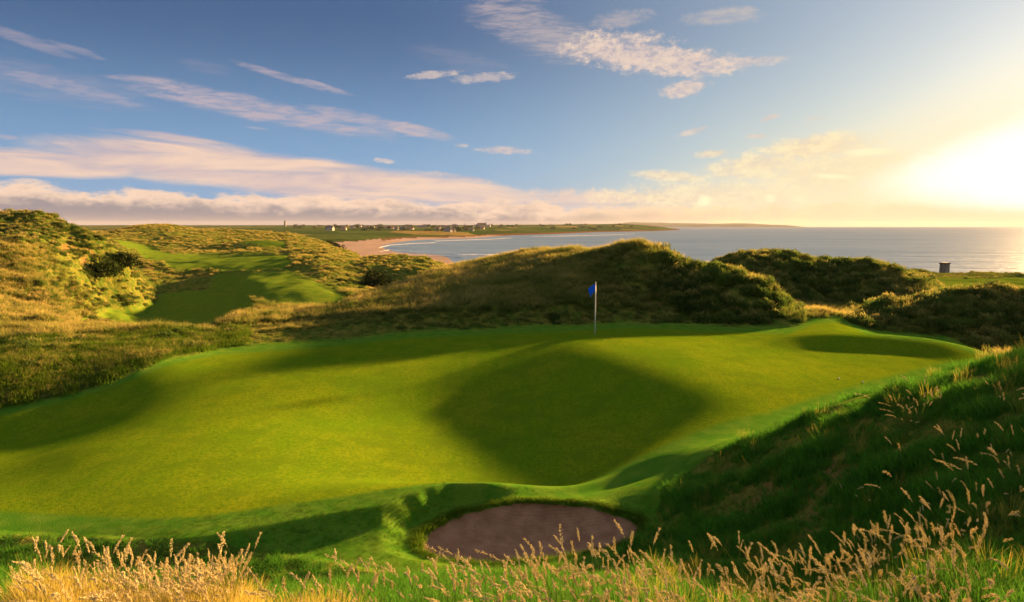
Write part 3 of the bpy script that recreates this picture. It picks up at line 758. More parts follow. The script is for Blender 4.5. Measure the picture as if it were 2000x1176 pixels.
def seedstalk(seed, hgt, nst=2):
    """a flowering grass: thin stem, a few blades and a feathery drooping head"""
    g = np.random.default_rng(seed)
    v = []; f = []; t = []
    bv_, bf, bt = blades(7, hgt * .35, hgt * .65, .0035, .04, .5, 4, seed + 5, (-.1, -.05))
    v += bv_; f += bf; t += [x * .4 for x in bt]
    for s_ in range(nst):
        h_ = hgt * g.uniform(.75, 1.05)
        aim = g.normal(size=2) * .14 + np.array([-.12, -.04])
        curve = g.uniform(.3, 2.4)
        o = g.normal(size=2) * .035
        pts = []
        n = 12
        for i in range(n + 1):
            q = i / n
            b = q ** 2.4 * curve
            pts.append(np.array([o[0] + aim[0] * h_ * (q * .5 + b), o[1] + aim[1] * h_ * (q * .5 + b), h_ * (q - .10 * curve * q ** 6)]))
        pts = np.array(pts)
        b0 = len(v)
        for i, p in enumerate(pts):
            w = .0016 * (1 - .5 * i / n)
            for k in range(3):
                an = k * 2.094
                v.append((p[0] + w * math.cos(an), p[1] + w * math.sin(an), p[2])); t.append(.45 + .25 * i / n)
        for i in range(n):
            for k in range(3):
                a = b0 + i * 3 + k; b = b0 + i * 3 + (k + 1) % 3
                f.append((a, b, b + 3, a + 3))
        hl = g.uniform(.16, .24); fat = g.uniform(.005, .014)
        nsp = 54
        for i in range(nsp):
            q = 1 - hl * g.uniform(0, 1) ** .9
            x = q * n; i0 = min(n - 1, int(x)); p = pts[i0] + (pts[i0 + 1] - pts[i0]) * (x - i0)
            tang = pts[i0 + 1] - pts[i0]; tang /= np.linalg.norm(tang)
            u = (1 - q) / hl; prof = math.sin(math.pi * min(1, u * .85 + .12)) ** .6
            d = g.normal(size=3); d -= tang * d.dot(tang); d /= np.linalg.norm(d)
            c = p + d * fat * prof * g.uniform(.2, 1.15)
            ax = tang * 1.0 + d * .55 + np.array([0, 0, -.15]); ax /= np.linalg.norm(ax)
            sd = np.cross(ax, g.normal(size=3)); sd /= np.linalg.norm(sd); s2 = np.cross(ax, sd)
            L_ = g.uniform(.007, .012); W_ = .0024
            b1 = len(v)
            for pp in (c - ax * L_, c + sd * W_, c + s2 * W_, c - sd * W_, c - s2 * W_, c + ax * L_):
                v.append(tuple(pp)); t.append(1.0)
            for k in range(4):
                a = b1 + 1 + k; b = b1 + 1 + (k + 1) % 4
                f.append((b1, a, b, b1)); f.append((b1 + 5, b, a, b1 + 5))
    return v, f, t


def proto_tri(group, items, mat):
    """as proto() but faces may repeat a corner (triangles)"""
    coll = bpy.data.collections.new(group)
    for k, (v, f, t) in enumerate(items):
        me = bpy.data.meshes.new(group)
        me.from_pydata([tuple(map(float, p)) for p in v], [], [tuple(x[:3]) if x[0] == x[3] else tuple(x) for x in f])
        me.materials.append(mat)
        at_ = me.attributes.new('blade', 'FLOAT', 'POINT'); at_.data.foreach_set('value', np.asarray(t, np.float32))
        o = bpy.data.objects.new('%s_%02d' % (group, k), me); coll.objects.link(o)
    PROTO[group] = (coll, len(items))


proto_tri('seed_stalk', [seedstalk(600 + k, .62 + .04 * (k % 5)) for k in range(14)], M_SEED)

# ---- scatter points over the land
# cell areas
dA = np.abs(np.diff(AZ))[:, None] * np.diff(R)[None, :] * ((R[:-1] + R[1:]) / 2)[None, :]


def sample(weight, n):
    """n points on the land with the given density weight per square metre"""
    w = (weight * dA).ravel(); cs = np.cumsum(w); tot = cs[-1]
    k = np.searchsorted(cs, rng.uniform(0, tot, n)); k = np.clip(k, 0, len(cs) - 1)
    ia, ir = np.unravel_index(k, fR.shape)
    u = rng.uniform(size=n); v_ = rng.uniform(size=n)
    a = AZ[ia] + (AZ[ia + 1] - AZ[ia]) * u; r = R[ir] + (R[ir + 1] - R[ir]) * v_
    x = r * np.sin(a); y = r * np.cos(a)
    z = (Z[ia, ir] * (1 - u) * (1 - v_) + Z[ia + 1, ir] * u * (1 - v_) + Z[ia, ir + 1] * (1 - u) * v_ + Z[ia + 1, ir + 1] * u * v_)
    return np.stack([x, y, z], -1), ia, ir


roughf = np.clip(1 - 1.6 * np.maximum(f_mown, np.maximum(f_fair, f_beach)), 0, 1) * (f_sand < .5)
view = (np.abs(fX) < fY * .86 + 3) & (fY > 1)
scrubby = smooth(-.15, .25, fbm(fX / 6, fY / 6, 3, 121))
right_bush = ((reg == 9) | (reg == 10) | ((reg == 7) & (fPX > 1290) & (fPX < 1560)))
bushy = np.clip(scrubby * .30 + right_bush * .55 + (reg == 8) * .35, 0, 1)
lowfoot = 1 - .8 * ((fPR > interp([(400, 640), (800, 612), (1200, 600), (1540, 620)], fPX)) & (reg == 7))


def tintf(p, base, amp, seed=7):
    return np.clip(base + amp * fbm(p[:, 0] / 2.5, p[:, 1] / 2.5, 3, seed) + rng.normal(size=len(p)) * .15, 0, 1)


w = roughf * view * (fR > 17) * (fR < 62) * (1.15 - bushy) * (Z[:-1, :-1] > -3)
p, ia, ir = sample(w, 38000)
low = lowfoot[ia, ir]
scatter('marram_grass', 'marram_tuft', p, rng.uniform(.6, 1.15, len(p)) * (.45 + .55 * low) * np.where((np.hypot(p[:, 0], p[:, 1]) < 31) & (p[:, 0] < -4), .55, 1.0), tintf(p, .45, .8) + .35 * (reg[ia, ir] == 8), 'tufted marram grass covering the dunes')
w = roughf * view * (fR > 24) * (fR < 75) * bushy
p, ia, ir = sample(w, 5500)
big = right_bush[ia, ir]
scatter('dune_scrub', 'scrub_clump', p, rng.uniform(.5, 1.2, len(p)) * np.where(big, 1.2, .9), tintf(p, .25, .7) + .4 * (reg[ia, ir] == 8), 'low clumps of scrub growing over the dunes', zoff=-.08)
w = roughf * view * (fR > 66) * (fR < 400) * (Z[:-1, :-1] > -11) * (fPX < 960) * smooth(-.3, .3, fbm(fX / 14, fY / 14, 3, 131) + .15) / np.maximum(1, fR / 90)
p, ia, ir = sample(w, 13000)
rp = np.hypot(p[:, 0], p[:, 1])
scatter('far_dune_scrub', 'far_clump', p, rng.uniform(.3, .8, len(p)) * (.6 + rp / 300), tintf(p, .55, 1.0), 'low scrub and grass over the far dunes', zoff=-.15)
w = roughf * view * (fR > 66) * (fR < 400) * (fPX > 1700)
p, ia, ir = sample(w, 1500)
scatter('clifftop_scrub', 'far_clump', p, rng.uniform(.3, .8, len(p)), tintf(p, .1, .3), 'dark low scrub along the cliff top by the sea', zoff=-.1)
# shaded near bank
w = roughf * view * (fR > 2.6) * (fR < 17) * smooth(1150, 1300, fPX) / np.maximum(1, fR / 6) ** 1.0
p, ia, ir = sample(w, 29000)
lump = fbm(p[:, 0] / .8, p[:, 1] / .8, 3, 141)
scatter('bank_grass', 'near_tuft', p, .72 * rng.uniform(.6, 1.1, len(p)) * np.clip(.95 + lump * 1.3, .35, 2.0) * (.9 + np.hypot(p[:, 0], p[:, 1]) * .03), tintf(p, .1, .4), 'dense dark green grass on the near shaded bank')
sel_ = rng.uniform(size=len(p)) < .018
scatter('bank_straw', 'gold_tuft', p[sel_], rng.uniform(.35, .75, sel_.sum()), rng.uniform(.1, .9, sel_.sum()), 'thin dead straw tufts among the green grass of the near bank')
w = roughf * view * (fR > 2.6) * (fR < 13) * smooth(1300, 1150, fPX) / np.maximum(1, fR / 6)
p, ia, ir = sample(w, 9000)
scatter('slope_grass', 'near_tuft', p, rng.uniform(.5, .95, len(p)), tintf(p, .35, .5), 'green grass on the slope below the viewer')
w = roughf * view * (fR > 13) * (fR < 34) * (fPX < 480)
p, ia, ir = sample(w, 7000)
scatter('left_bank_grass', 'turf_tuft', p, rng.uniform(1.0, 2.4, len(p)), tintf(p, .45, .8), 'yellowish rough grass on the bank left of the green')


# short turf blades on the mown collar near the viewer and along the lip of the bunker
w = f_mown * (f_green < .5) * (f_sand < .5) * view * (fR > 8) * (fR < 15)
p, ia, ir = sample(w, 14000)
scatter('collar_turf', 'turf_tuft', p, rng.uniform(.14, .34, len(p)) * smooth(15, 11, np.hypot(p[:, 0], p[:, 1])), tintf(p, .3, .6), 'short mown turf blades round the green and bunker', zoff=-.012)
frho = fc(rho)
w = ((frho > .94) & (frho < 1.015)) * 1.0
p, ia, ir = sample(w, 1100)
scatter('bunker_lip_grass', 'turf_tuft', p, rng.uniform(.25, .8, len(p)), tintf(p, .4, .6), 'fringe of grass round the lip of the bunker', zoff=-.02)


def plant_at(pts):
    """list of (px, row of the foot, distance) -> points on the land"""
    out = []
    for (px, Yd) in pts:
        a, s = pix(px, 900)
        x = a * Yd
        out.append((x, Yd, float(ground_z(x, Yd)[0])))
    return np.array(out)


# foreground flowering grass, thin at the left and thick at the centre and right
def band(n, pxr, Yr, dens=None):
    px = rng.uniform(*pxr, n); yy = rng.uniform(Yr[0] ** .5, Yr[1] ** .5, n) ** 2
    return np.array([((q - 1000) / F * y_ * .93, y_) for q, y_ in zip(px, yy)])


def on_ground(xy):
    return np.column_stack([xy, ground_z(xy[:, 0], xy[:, 1])])


sets = [(150, (860, 1420), (3.2, 4.3)), (50, (1000, 1330), (3.6, 4.5)), (190, (1380, 2050), (2.9, 4.4)), (75, (1450, 2050), (4.3, 6.0)), (16, (680, 900), (3.7, 4.6)), (10, (1650, 2050), (6, 8)), (26, (430, 720), (3.7, 4.3))]
xy = np.vstack([band(*s) for s in sets])
extra = []
for (cx_, cy_, n_, sp_) in ((1770, 8.6, 16, .28), (1920, 6.6, 7, .3), (1995, 7.2, 8, .25), (1880, 5.4, 9, .25), (1690, 5.2, 12, .2), (1560, 5.0, 8, .2), (1960, 5.8, 8, .2), (1150, 4.6, 6, .15), (1480, 5.6, 5, .3)):
    a_, _ = pix(cx_, 900)
    extra.append(np.column_stack([a_ * cy_ + rng.normal(size=n_) * sp_, cy_ + rng.normal(size=n_) * sp_]))
xy = np.vstack([xy] + extra)
p = on_ground(xy)
scatter('seed_grass', 'seed_stalk', p, rng.uniform(.58, 1.0, len(p)), rng.uniform(.75, 1, len(p)), 'tan flowering grass stalks along the bottom of the view', rotz=0, tilt=.08)
xy = np.vstack([band(210, (-60, 400), (3.8, 5.2)), band(110, (120, 390), (4.4, 5.2))])
p = on_ground(xy)
scatter('golden_seed_grass', 'seed_stalk', p, rng.uniform(.65, 1.12, len(p)), rng.uniform(.8, 1, len(p)), 'dense golden flowering grass in the bottom left corner', rotz=0, tilt=.10)
xy = np.vstack([band(1300, (-80, 420), (3.2, 5.2)), band(160, (440, 640), (3.6, 4.2))])
p = on_ground(xy)
scatter('golden_grass', 'gold_tuft', p, rng.uniform(.7, 1.0, len(p)), rng.uniform(.5, 1, len(p)), 'yellow green tussock blades in the bottom left corner')
xy = np.vstack([band(420, (700, 2080), (2.8, 4.6))])
p = on_ground(xy)
scatter('under_grass', 'lush_tuft', p, rng.uniform(.7, 1.2, len(p)), rng.uniform(0, .5, len(p)), 'green blades between the flowering grass stalks')

# ------------------------------------------------------------------ solid things
def tube(path, radii, n=10, cap=True):
    v = []; f = []
    path = [Vector(p) for p in path]
    for i, p in enumerate(path):
        d = (path[min(i + 1, len(path) - 1)] - path[max(i - 1, 0)]).normalized()
        s = d.cross(Vector((0, 1, .01))).normalized(); u = s.cross(d)
        for k in range(n):
            a = 2 * math.pi * k / n
            v.append(p + (s * math.cos(a) + u * math.sin(a)) * radii[i])
    for i in range(len(path) - 1):
        for k in range(n):
            f.append((i * n + k, i * n + (k + 1) % n, (i + 1) * n + (k + 1) % n, (i + 1) * n + k))
    if cap: f.append(tuple(range(n))[::-1]); f.append(tuple((len(path) - 1) * n + k for k in range(n)))
    return v, f


def mesh_py(name, v, f, mat, parent=None, smooth_sh=False, loc=None):
    me = bpy.data.meshes.new(name); me.from_pydata([tuple(p) for p in v], [], f); me.materials.append(mat)
    if smooth_sh: me.polygons.foreach_set('use_smooth', [True] * len(me.polygons))
    o = link(me, name, parent)
    if loc is not None: o.location = loc
    return o


def empty(name, loc, label, cat, group=None):
    o = bpy.data.objects.new(name, None); o.location = loc; o.empty_display_size = .3; COL.objects.link(o)
    return tag(o, label, cat, group)


M_POLE = plain('pole_paint', (.72, .72, .62), .45, 3, .05)
M_FLAG, nt = mat_new('flag_cloth'); g = NT(nt)
d = g.n('ShaderNodeBsdfDiffuse'); d.inputs[0].default_value = (.02, .13, .62, 1)
tr = g.n('ShaderNodeBsdfTranslucent'); tr.inputs[0].default_value = (.02, .14, .65, 1)
mx = g.n('ShaderNodeMixShader'); mx.inputs[0].default_value = .3
nt.links.new(d.outputs[0], mx.inputs[1]); nt.links.new(tr.outputs[0], mx.inputs[2]); g.out(mx.outputs[0])

a, s = pix(1162, 661); FY = 28.2
fx = a * FY; fz = float(ground_z(fx, FY)[0])
flag = empty('golf_flag', (fx, FY, fz), 'white flagstick with a small blue flag hanging at its top on the green', 'golf flag')
v, f = tube([(0, 0, -.05), (0, 0, .9), (0, 0, 1.6), (0, 0, 2.14)], [.024, .022, .019, .016], 12)
mesh_py('pole', v, f, M_POLE, flag, True)
v, f = tube([(0, 0, 2.14), (0, 0, 2.16), (0, 0, 2.185), (0, 0, 2.2)], [.016, .024, .02, .006], 12)
mesh_py('finial', v, f, M_POLE, flag, True)
v = []; f = []
nu, nv = 18, 14
for i in range(nu + 1):
    for j in range(nv + 1):
        u = i / nu; w_ = j / nv
        droop = .30 * u ** 1.2
        x = -.02 - .30 * u * (1 - .35 * w_ * u)
        y = .045 * math.sin(u * 9 + w_ * 1.4) * u ** .6
        z = 2.12 - .33 * w_ * (1 - .15 * u) - droop * (.7 + .3 * w_)
        v.append((x, y, z))
for i in range(nu):
    for j in range(nv):
        k = i * (nv + 1) + j; f.append((k, k + 1, k + nv + 2, k + nv + 1))
fl = mesh_py('flag_cloth', v, f, M_FLAG, flag, True)
so = fl.modifiers.new('thick', 'SOLIDIFY'); so.thickness = .003

# golf balls resting on the green
M_BALL = plain('ball_white', (.8, .8, .78), .35, 20, .04)
def ball_mesh():
    v = []; f = []; n, m_ = 16, 10; r_ = .0214 * 1.15
    for i in range(m_ + 1):
        th = math.pi * i / m_
        for k in range(n):
            v.append((r_ * math.sin(th) * math.cos(2 * math.pi * k / n), r_ * math.sin(th) * math.sin(2 * math.pi * k / n), r_ * math.cos(th)))
    for i in range(m_):
        for k in range(n): f.append((i * n + k, (i + 1) * n + k, (i + 1) * n + (k + 1) % n, i * n + (k + 1) % n))
    return v, f
for (px, row, lab) in ((1639, 739, 'white golf ball on the sunlit green, the one nearer the flag'), (1686, 746, 'white golf ball on the sunlit green, the one nearer the shaded bank')):
    Yb = 19.5
    for _ in range(12):
        a, s = pix(px, row); zz = float(ground_z(a * Yb, Yb)[0]); Yb = (zz + .02 - CAMZ) / s
    v, f = ball_mesh()
    o = mesh_py('golf_ball', v, f, M_BALL, None, True, (a * Yb, Yb, zz + .0225)); tag(o, lab, 'golf ball', 'golf balls on the green')

# stone marker pillar on the cliff top
M_STONE = plain('stone', (.16, .14, .13), .9, 2.5, .35)
M_CAP = plain('cap_stone', (.09, .085, .085), .9, 2.5, .3)
a, s = pix(1844, 536); YP = 131.0
px_ = a * YP; pz = float(ground_z(px_, YP)[0])
pil = empty('stone_pillar', (px_, YP, pz), 'square grey stone pillar with a dark cap on the cliff top by the sea', 'pillar')
def box(sx, sy, z0, z1, top=1.0, bev=.04):
    v = []
    prof = [(z0, 1.0 - bev), (z0 + bev, 1.0), (z1 - bev, top), (z1, top - bev)]
    for (z, k) in prof:
        for (cx, cy) in ((-1, -1), (1, -1), (1, 1), (-1, 1)): v.append((cx * sx * k, cy * sy * k, z))
    f = [(3, 2, 1, 0), (12, 13, 14, 15)]
    for i in range(3):
        for k in range(4): f.append((i * 4 + k, i * 4 + (k + 1) % 4, (i + 1) * 4 + (k + 1) % 4, (i + 1) * 4 + k))
    return v, f
v, f = box(.66, .62, -.4, 1.82, .96); mesh_py('shaft', v, f, M_STONE, pil).rotation_euler = (0, 0, .5)
v, f = box(.76, .72, 1.823, 2.1, .9); mesh_py('capstone', v, f, M_CAP, pil).rotation_euler = (0, 0, .5)

# dark shrubs one can tell apart
M_SHRUB = veg_material('shrub_leaf', (.030, .045, .012), (.018, .028, .010), (.06, .07, .02), .2, .3)
M_WOOD = plain('shrub_wood', (.10, .07, .045), .9, 8)
def shrub(px, Yd, rad, hgt, label, seed, group=None):
    a, s = pix(px, 520)
    x = a * Yd; z = float(ground_z(x, Yd)[0])
    e = empty('shrub', (x, Yd, z - .1), label, 'shrub', group)
    lv, lf, lt = leafdome(900, rad, hgt, rad * .09, seed, 1.2)
    lo = mesh_py('foliage', lv, lf, M_SHRUB, e)
    at_ = lo.data.attributes.new('blade', 'FLOAT', 'POINT'); at_.data.foreach_set('value', np.asarray(lt, np.float32))
    gg = np.random.default_rng(seed); V = []; Fc = []
    for k in range(5):
        an = gg.uniform(0, 6.28); l_ = rad * .5
        tv, tf = tube([(0, 0, 0), (math.cos(an) * l_ * .4, math.sin(an) * l_ * .4, hgt * .35), (math.cos(an) * l_, math.sin(an) * l_, hgt * .75)], [.05 * rad, .035 * rad, .015 * rad], 6)
        b = len(V); V += tv; Fc += [tuple(i + b for i in q) for q in tf]
    mesh_py('stem', V, Fc, M_WOOD, e)
shrub(738, 74, 1.9, 2.2, 'dark green thicket in the hollow of the sunlit middle dune', 901)
shrub(643, 268, 2.6, 2.0, 'small dark shrub on the dune edge above the beach, farthest left of three', 902, 'dark shrubs above the beach')
shrub(652, 262, 2.8, 2.2, 'dark shrub on the dune edge above the beach, middle of three', 903, 'dark shrubs above the beach')
shrub(662, 256, 3.0, 2.6, 'largest dark shrub on the dune edge above the beach, nearest the sand', 904, 'dark shrubs above the beach')
shrub(245, 60, 1.3, 1.5, 'dark shrub at the foot of the left hill, upper one', 905, 'dark shrubs at the left hill foot')
shrub(195, 57, 1.6, 1.7, 'dark shrub at the foot of the left hill, lower one beside the shaded valley', 906, 'dark shrubs at the left hill foot')

# ------------------------------------------------------------------ far shore: houses and trees
M_WALLW = plain('white_render', (.34, .33, .30), .85, .4, .08); M_WALLC = plain('cream_render', (.46, .36, .24), .85, .4, .1)
M_ROOF = plain('slate', (.10, .09, .095), .8, .4, .2); M_ROOFR = plain('red_tile', (.26, .12, .07), .8, .4, .2); M_GLASS = plain('window_glass', (.03, .035, .04), .2, 1, .1)
def house_proto(mw, mr, L=14., W=8., H=5.2, RH=3.4):
    e = bpy.data.objects.new('house', None)
    me = []
    v = [(-L / 2, -W / 2, -3), (L / 2, -W / 2, -3), (L / 2, W / 2, -3), (-L / 2, W / 2, -3), (-L / 2, -W / 2, H), (L / 2, -W / 2, H), (L / 2, W / 2, H), (-L / 2, W / 2, H), (-L / 2, 0, H + RH), (L / 2, 0, H + RH)]
    f = [(0, 1, 5, 4), (2, 3, 7, 6), (1, 2, 6, 9, 5), (3, 0, 4, 8, 7)]
    def mk(nm, v, f, m):
        x = bpy.data.meshes.new(nm); x.from_pydata(v, [], f); x.materials.append(m); return bpy.data.objects.new(nm, x)
    wall = mk('wall', v, f, mw)
    o_ = .5; th = .35
    rv = []; rf = []
    for sgn in (-1, 1):
        b = len(rv)
        y0 = sgn * (W / 2 + .5); z0 = H - .45
        for xx in (-L / 2 - o_, L / 2 + o_):
            rv += [(xx, y0, z0), (xx, 0, H + RH + .05), (xx, 0, H + RH + .05 + th), (xx, y0, z0 + th)]
        q = [(0, 1, 5, 4), (1, 2, 6, 5), (2, 3, 7, 6), (3, 0, 4, 7), (0, 3, 2, 1), (4, 5, 6, 7)]
        rf += [tuple(i + b for i in x) for x in q]
    roof = mk('roof', rv, rf, mr)
    cv = [(L / 2 - 1.6 + dx, dy, z) for z in (H + RH - .8, H + RH + 1.4) for dx, dy in ((0, -.5), (1, -.5), (1, .5), (0, .5))]
    ch = mk('chimney', cv, [(0, 1, 5, 4), (1, 2, 6, 5), (2, 3, 7, 6), (3, 0, 4, 7), (4, 5, 6, 7)], mw); ch.parent = roof
    kids = [wall, roof, ch]
    for i, wx in enumerate((-4.6, -1.4, 1.8, 5.0)):
        z0 = 1.1
        wv = [(wx - .6, -W / 2 - .06, z0), (wx + .6, -W / 2 - .06, z0), (wx + .6, -W / 2 - .06, z0 + 1.5), (wx - .6, -W / 2 - .06, z0 + 1.5),
              (wx - .6, -W / 2 + .05, z0), (wx + .6, -W / 2 + .05, z0), (wx + .6, -W / 2 + .05, z0 + 1.5), (wx - .6, -W / 2 + .05, z0 + 1.5)]
        wd = mk('window', wv, [(0, 1, 2, 3), (0, 4, 5, 1), (1, 5, 6, 2), (2, 6, 7, 3), (3, 7, 4, 0)], M_GLASS); wd.parent = wall; kids.append(wd)
    wall.parent = e; roof.parent = e
    return e, wall, roof, ch, kids[3:]


def place_house(pr, loc, rz, sc, label, group):
    e, wall, roof, ch, wins = pr
    r_ = e.copy(); COL.objects.link(r_); r_.location = loc; r_.rotation_euler = (0, 0, rz); r_.scale = sc
    tag(r_, label, 'house', group)
    w1 = wall.copy(); COL.objects.link(w1); w1.parent = r_
    r1 = roof.copy(); COL.objects.link(r1); r1.parent = r_
    c1 = ch.copy(); COL.objects.link(c1); c1.parent = r1
    for wd in wins:
        x = wd.copy(); COL.objects.link(x); x.parent = w1
hw = house_proto(M_WALLW, M_ROOF); hc = house_proto(M_WALLC, M_ROOFR)
GH = 'houses of the village across the bay'
hg = np.random.default_rng(5)
for i in range(54):
    px = hg.choice([hg.uniform(640, 790), hg.uniform(750, 900), hg.uniform(850, 960)]); Yd = hg.uniform(1350, 2600)
    a, s = pix(px, 442); x = a * Yd; z = float(ground_z(x, Yd)[0])
    white = hg.uniform() < .65
    place_house(hw if white else hc, (x, Yd, z), hg.uniform(-.7, .7), (hg.uniform(.6, 1.1), .8, hg.uniform(.6, .95)),
                'small white slate-roofed house of the distant village' if white else 'small cream red-roofed house of the distant village', GH)
for (px, Yd, sx, lab) in ((941, 2250, 2.0, 'bright cream house alone at the right end of the distant village'),):
    a, s = pix(px, 442); x = a * Yd; place_house(hc, (x, Yd, float(ground_z(x, Yd)[0])), .2, (sx, 1.3, 1.6), lab, GH)
a, s = pix(644, 442); Yd = 1400; x = a * Yd
place_house(hw, (x, Yd, float(ground_z(x, Yd)[0])), -.3, (1.2, 1, 1.1), 'white house standing left of the distant village above the beach', GH)

# church tower on the skyline
a, s = pix(557, 440); Yd = 2500; x = a * Yd; z = float(ground_z(x, Yd)[0])
tw = empty('church_tower', (x, Yd, z), 'thin dark tower with a spire on the skyline left of the village', 'tower')
v, f = box(3.2, 3.2, -4, 15, .92); mesh_py('tower_wall', v, f, M_STONE, tw)
v = [(-3, -3, 15.01), (3, -3, 15.01), (3, 3, 15.01), (-3, 3, 15.01), (0, 0, 25)]; mesh_py('spire', v, [(0, 1, 4), (1, 2, 4), (2, 3, 4), (3, 0, 4), (3, 2, 1, 0)], M_CAP, tw)

# hedgerow trees of the far shore
M_TREE = veg_material('tree_leaf', (.035, .060, .018), (.025, .042, .014), (.06, .08, .02), .2, .3)
tg = np.random.default_rng(9)
tprotos = []
for k in range(4):
    lv, lf, lt = leafdome(260, 6.0, 6.5, 1.0, 700 + k, 1.1)
    lv = [(p[0], p[1], p[2] + 2.5) for p in lv]
    cm = bpy.data.meshes.new('crown'); cm.from_pydata([tuple(map(float, q)) for q in lv], [], lf); cm.materials.append(M_TREE)
    at_ = cm.attributes.new('blade', 'FLOAT', 'POINT'); at_.data.foreach_set('value', np.asarray(lt, np.float32))
    tv, tf = tube([(0, 0, -2), (.2, 0, 2), (0, .3, 6)], [.6, .45, .2], 7)
    tm = bpy.data.meshes.new('trunk'); tm.from_pydata([tuple(q) for q in tv], [], tf); tm.materials.append(M_WOOD)
    tprotos.append((cm, tm))
for i in range(120):
    px = tg.uniform(575, 1010) if i % 4 else tg.uniform(1000, 1240); Yd = tg.uniform(1300, 2700) if px < 960 else tg.uniform(2000, 3300)
    a, s = pix(px, 442); x = a * Yd; z = float(ground_z(x, Yd)[0])
    if z < -11.5: continue
    cm, tm = tprotos[i % 4]
    e = empty('tree', (x, Yd, z - .5), 'small dark round tree on the far shore of the bay', 'tree', 'trees of the far shore')
    k = tg.uniform(.6, 1.25); e.scale = (k * 1.6, k, k)
    e.rotation_euler = (0, 0, tg.uniform(0, 6.28))
    link(cm, 'crown', e); link(tm, 'trunk', e)

# ------------------------------------------------------------------ sea air
hm, nt = mat_new('sea_air'); g = NT(nt)
pv = g.n('ShaderNodeVolumePrincipled'); pv.inputs['Color'].default_value = (.86, .88, .95, 1); pv.inputs['Density'].default_value = 2.0e-5; pv.inputs['Anisotropy'].default_value = 0.0
nt.links.new(pv.outputs[0], g.n('ShaderNodeOutputMaterial').inputs['Volume'])
HB = 12900.0
hv = [(x, y, z) for z in (-21, 75) for x, y in ((-HB, -HB), (HB, -HB), (HB, HB), (-HB, HB))]
hz = mesh_py('haze', hv, [(3, 2, 1, 0), (4, 5, 6, 7), (0, 1, 5, 4), (1, 2, 6, 5), (2, 3, 7, 6), (3, 0, 4, 7)], hm)
tag(hz, 'thin evening sea haze over the whole coast', kind='stuff')

# ------------------------------------------------------------------ light
SUN_AZ, SUN_EL = math.radians(43), math.radians(9.8)
EXPO = 3.0
K = 2 ** -EXPO
sd = Vector((math.sin(SUN_AZ) * math.cos(SUN_EL), math.cos(SUN_AZ) * math.cos(SUN_EL), math.sin(SUN_EL)))
ld = bpy.data.lights.new('sun', 'SUN'); ld.energy = 4.4; ld.angle = math.radians(2.0); ld.color = (1.0, .55, .19)
lo = bpy.data.objects.new('sun', ld); lo.rotation_euler = sd.to_track_quat('Z', 'Y').to_euler(); lo.location = (60, 60, 40); COL.objects.link(lo)

wd = bpy.data.worlds.new('World'); SC.world = wd; wd.use_nodes = True
nt = wd.node_tree; nt.nodes.clear(); g = NT(nt)
tc = g.n('ShaderNodeTexCoord').outputs['Generated']
sx = g.n('ShaderNodeSeparateXYZ'); nt.links.new(tc, sx.inputs[0])
DEG = 180 / math.pi
az = g.math('MULTIPLY', g.math('ARCTAN2', sx.outputs[0], sx.outputs[1]), DEG)
el = g.math('MULTIPLY', g.math('ARCSINE', sx.outputs[2]), DEG)
vec = g.n('ShaderNodeCombineXYZ'); nt.links.new(az, vec.inputs[0]); nt.links.new(el, vec.inputs[1]); vec.inputs[2].default_value = 1
V = vec.outputs[0]


def ae(px, row):
    a, s = pix(px, row)
    return math.degrees(math.atan(a)), math.degrees(math.atan(s * math.cos(math.atan(a))))


# physical sky as the base
sky = g.n('ShaderNodeTexSky', sky_type='NISHITA', sun_disc=False, sun_elevation=SUN_EL, sun_rotation=SUN_AZ, altitude=20, air_density=1.0, dust_density=1.0, ozone_density=2.0)
skyc = g.n('ShaderNodeVectorMath', operation='SCALE'); nt.links.new(sky.outputs[0], skyc.inputs[0]); skyc.inputs['Scale'].default_value = .10 / K * .8
# measured colours: deep blue high up, paler low, warm towards the sun
elc = g.math('MAXIMUM', el, 0.0)
blue = g.mix(g.ramp(elc, 2, 17, kind='SMOOTHSTEP'), (.17, .33, .57), (.034, .082, .210))
side = g.ramp(az, -12, 40)
pale = g.mix(g.ramp(elc, 3, 18), (.46, .54, .52), (.28, .37, .47))
base = g.mix(side, blue, pale)
base = g.mix(.04, base, skyc.outputs[0])

n_fine = g.noise(g.mapping(V, (.10, .55, 1)), 1.0, 6, .62, dist=.6)
n_w1 = g.noise(g.mapping(V, (.10, .8, 1), (0, 0, math.radians(11))), 1.0, 7, .66, dist=.8)
n_w2 = g.noise(g.mapping(V, (.42, 2.6, 1), (0, 0, math.radians(11))), 1.0, 6, .7, dist=.5)
n_wisp = g.math('ADD', g.math('MULTIPLY', n_w1, .55), g.math('MULTIPLY', n_w2, .45))
n_p1 = g.noise(g.mapping(V, (.50, .9, 1)), 1.0, 7, .66)
n_p2 = g.noise(g.mapping(V, (1.9, 3.0, 1)), 1.0, 5, .65)
n_puff = g.math('ADD', g.math('MULTIPLY', n_p1, .62), g.math('MULTIPLY', n_p2, .38))


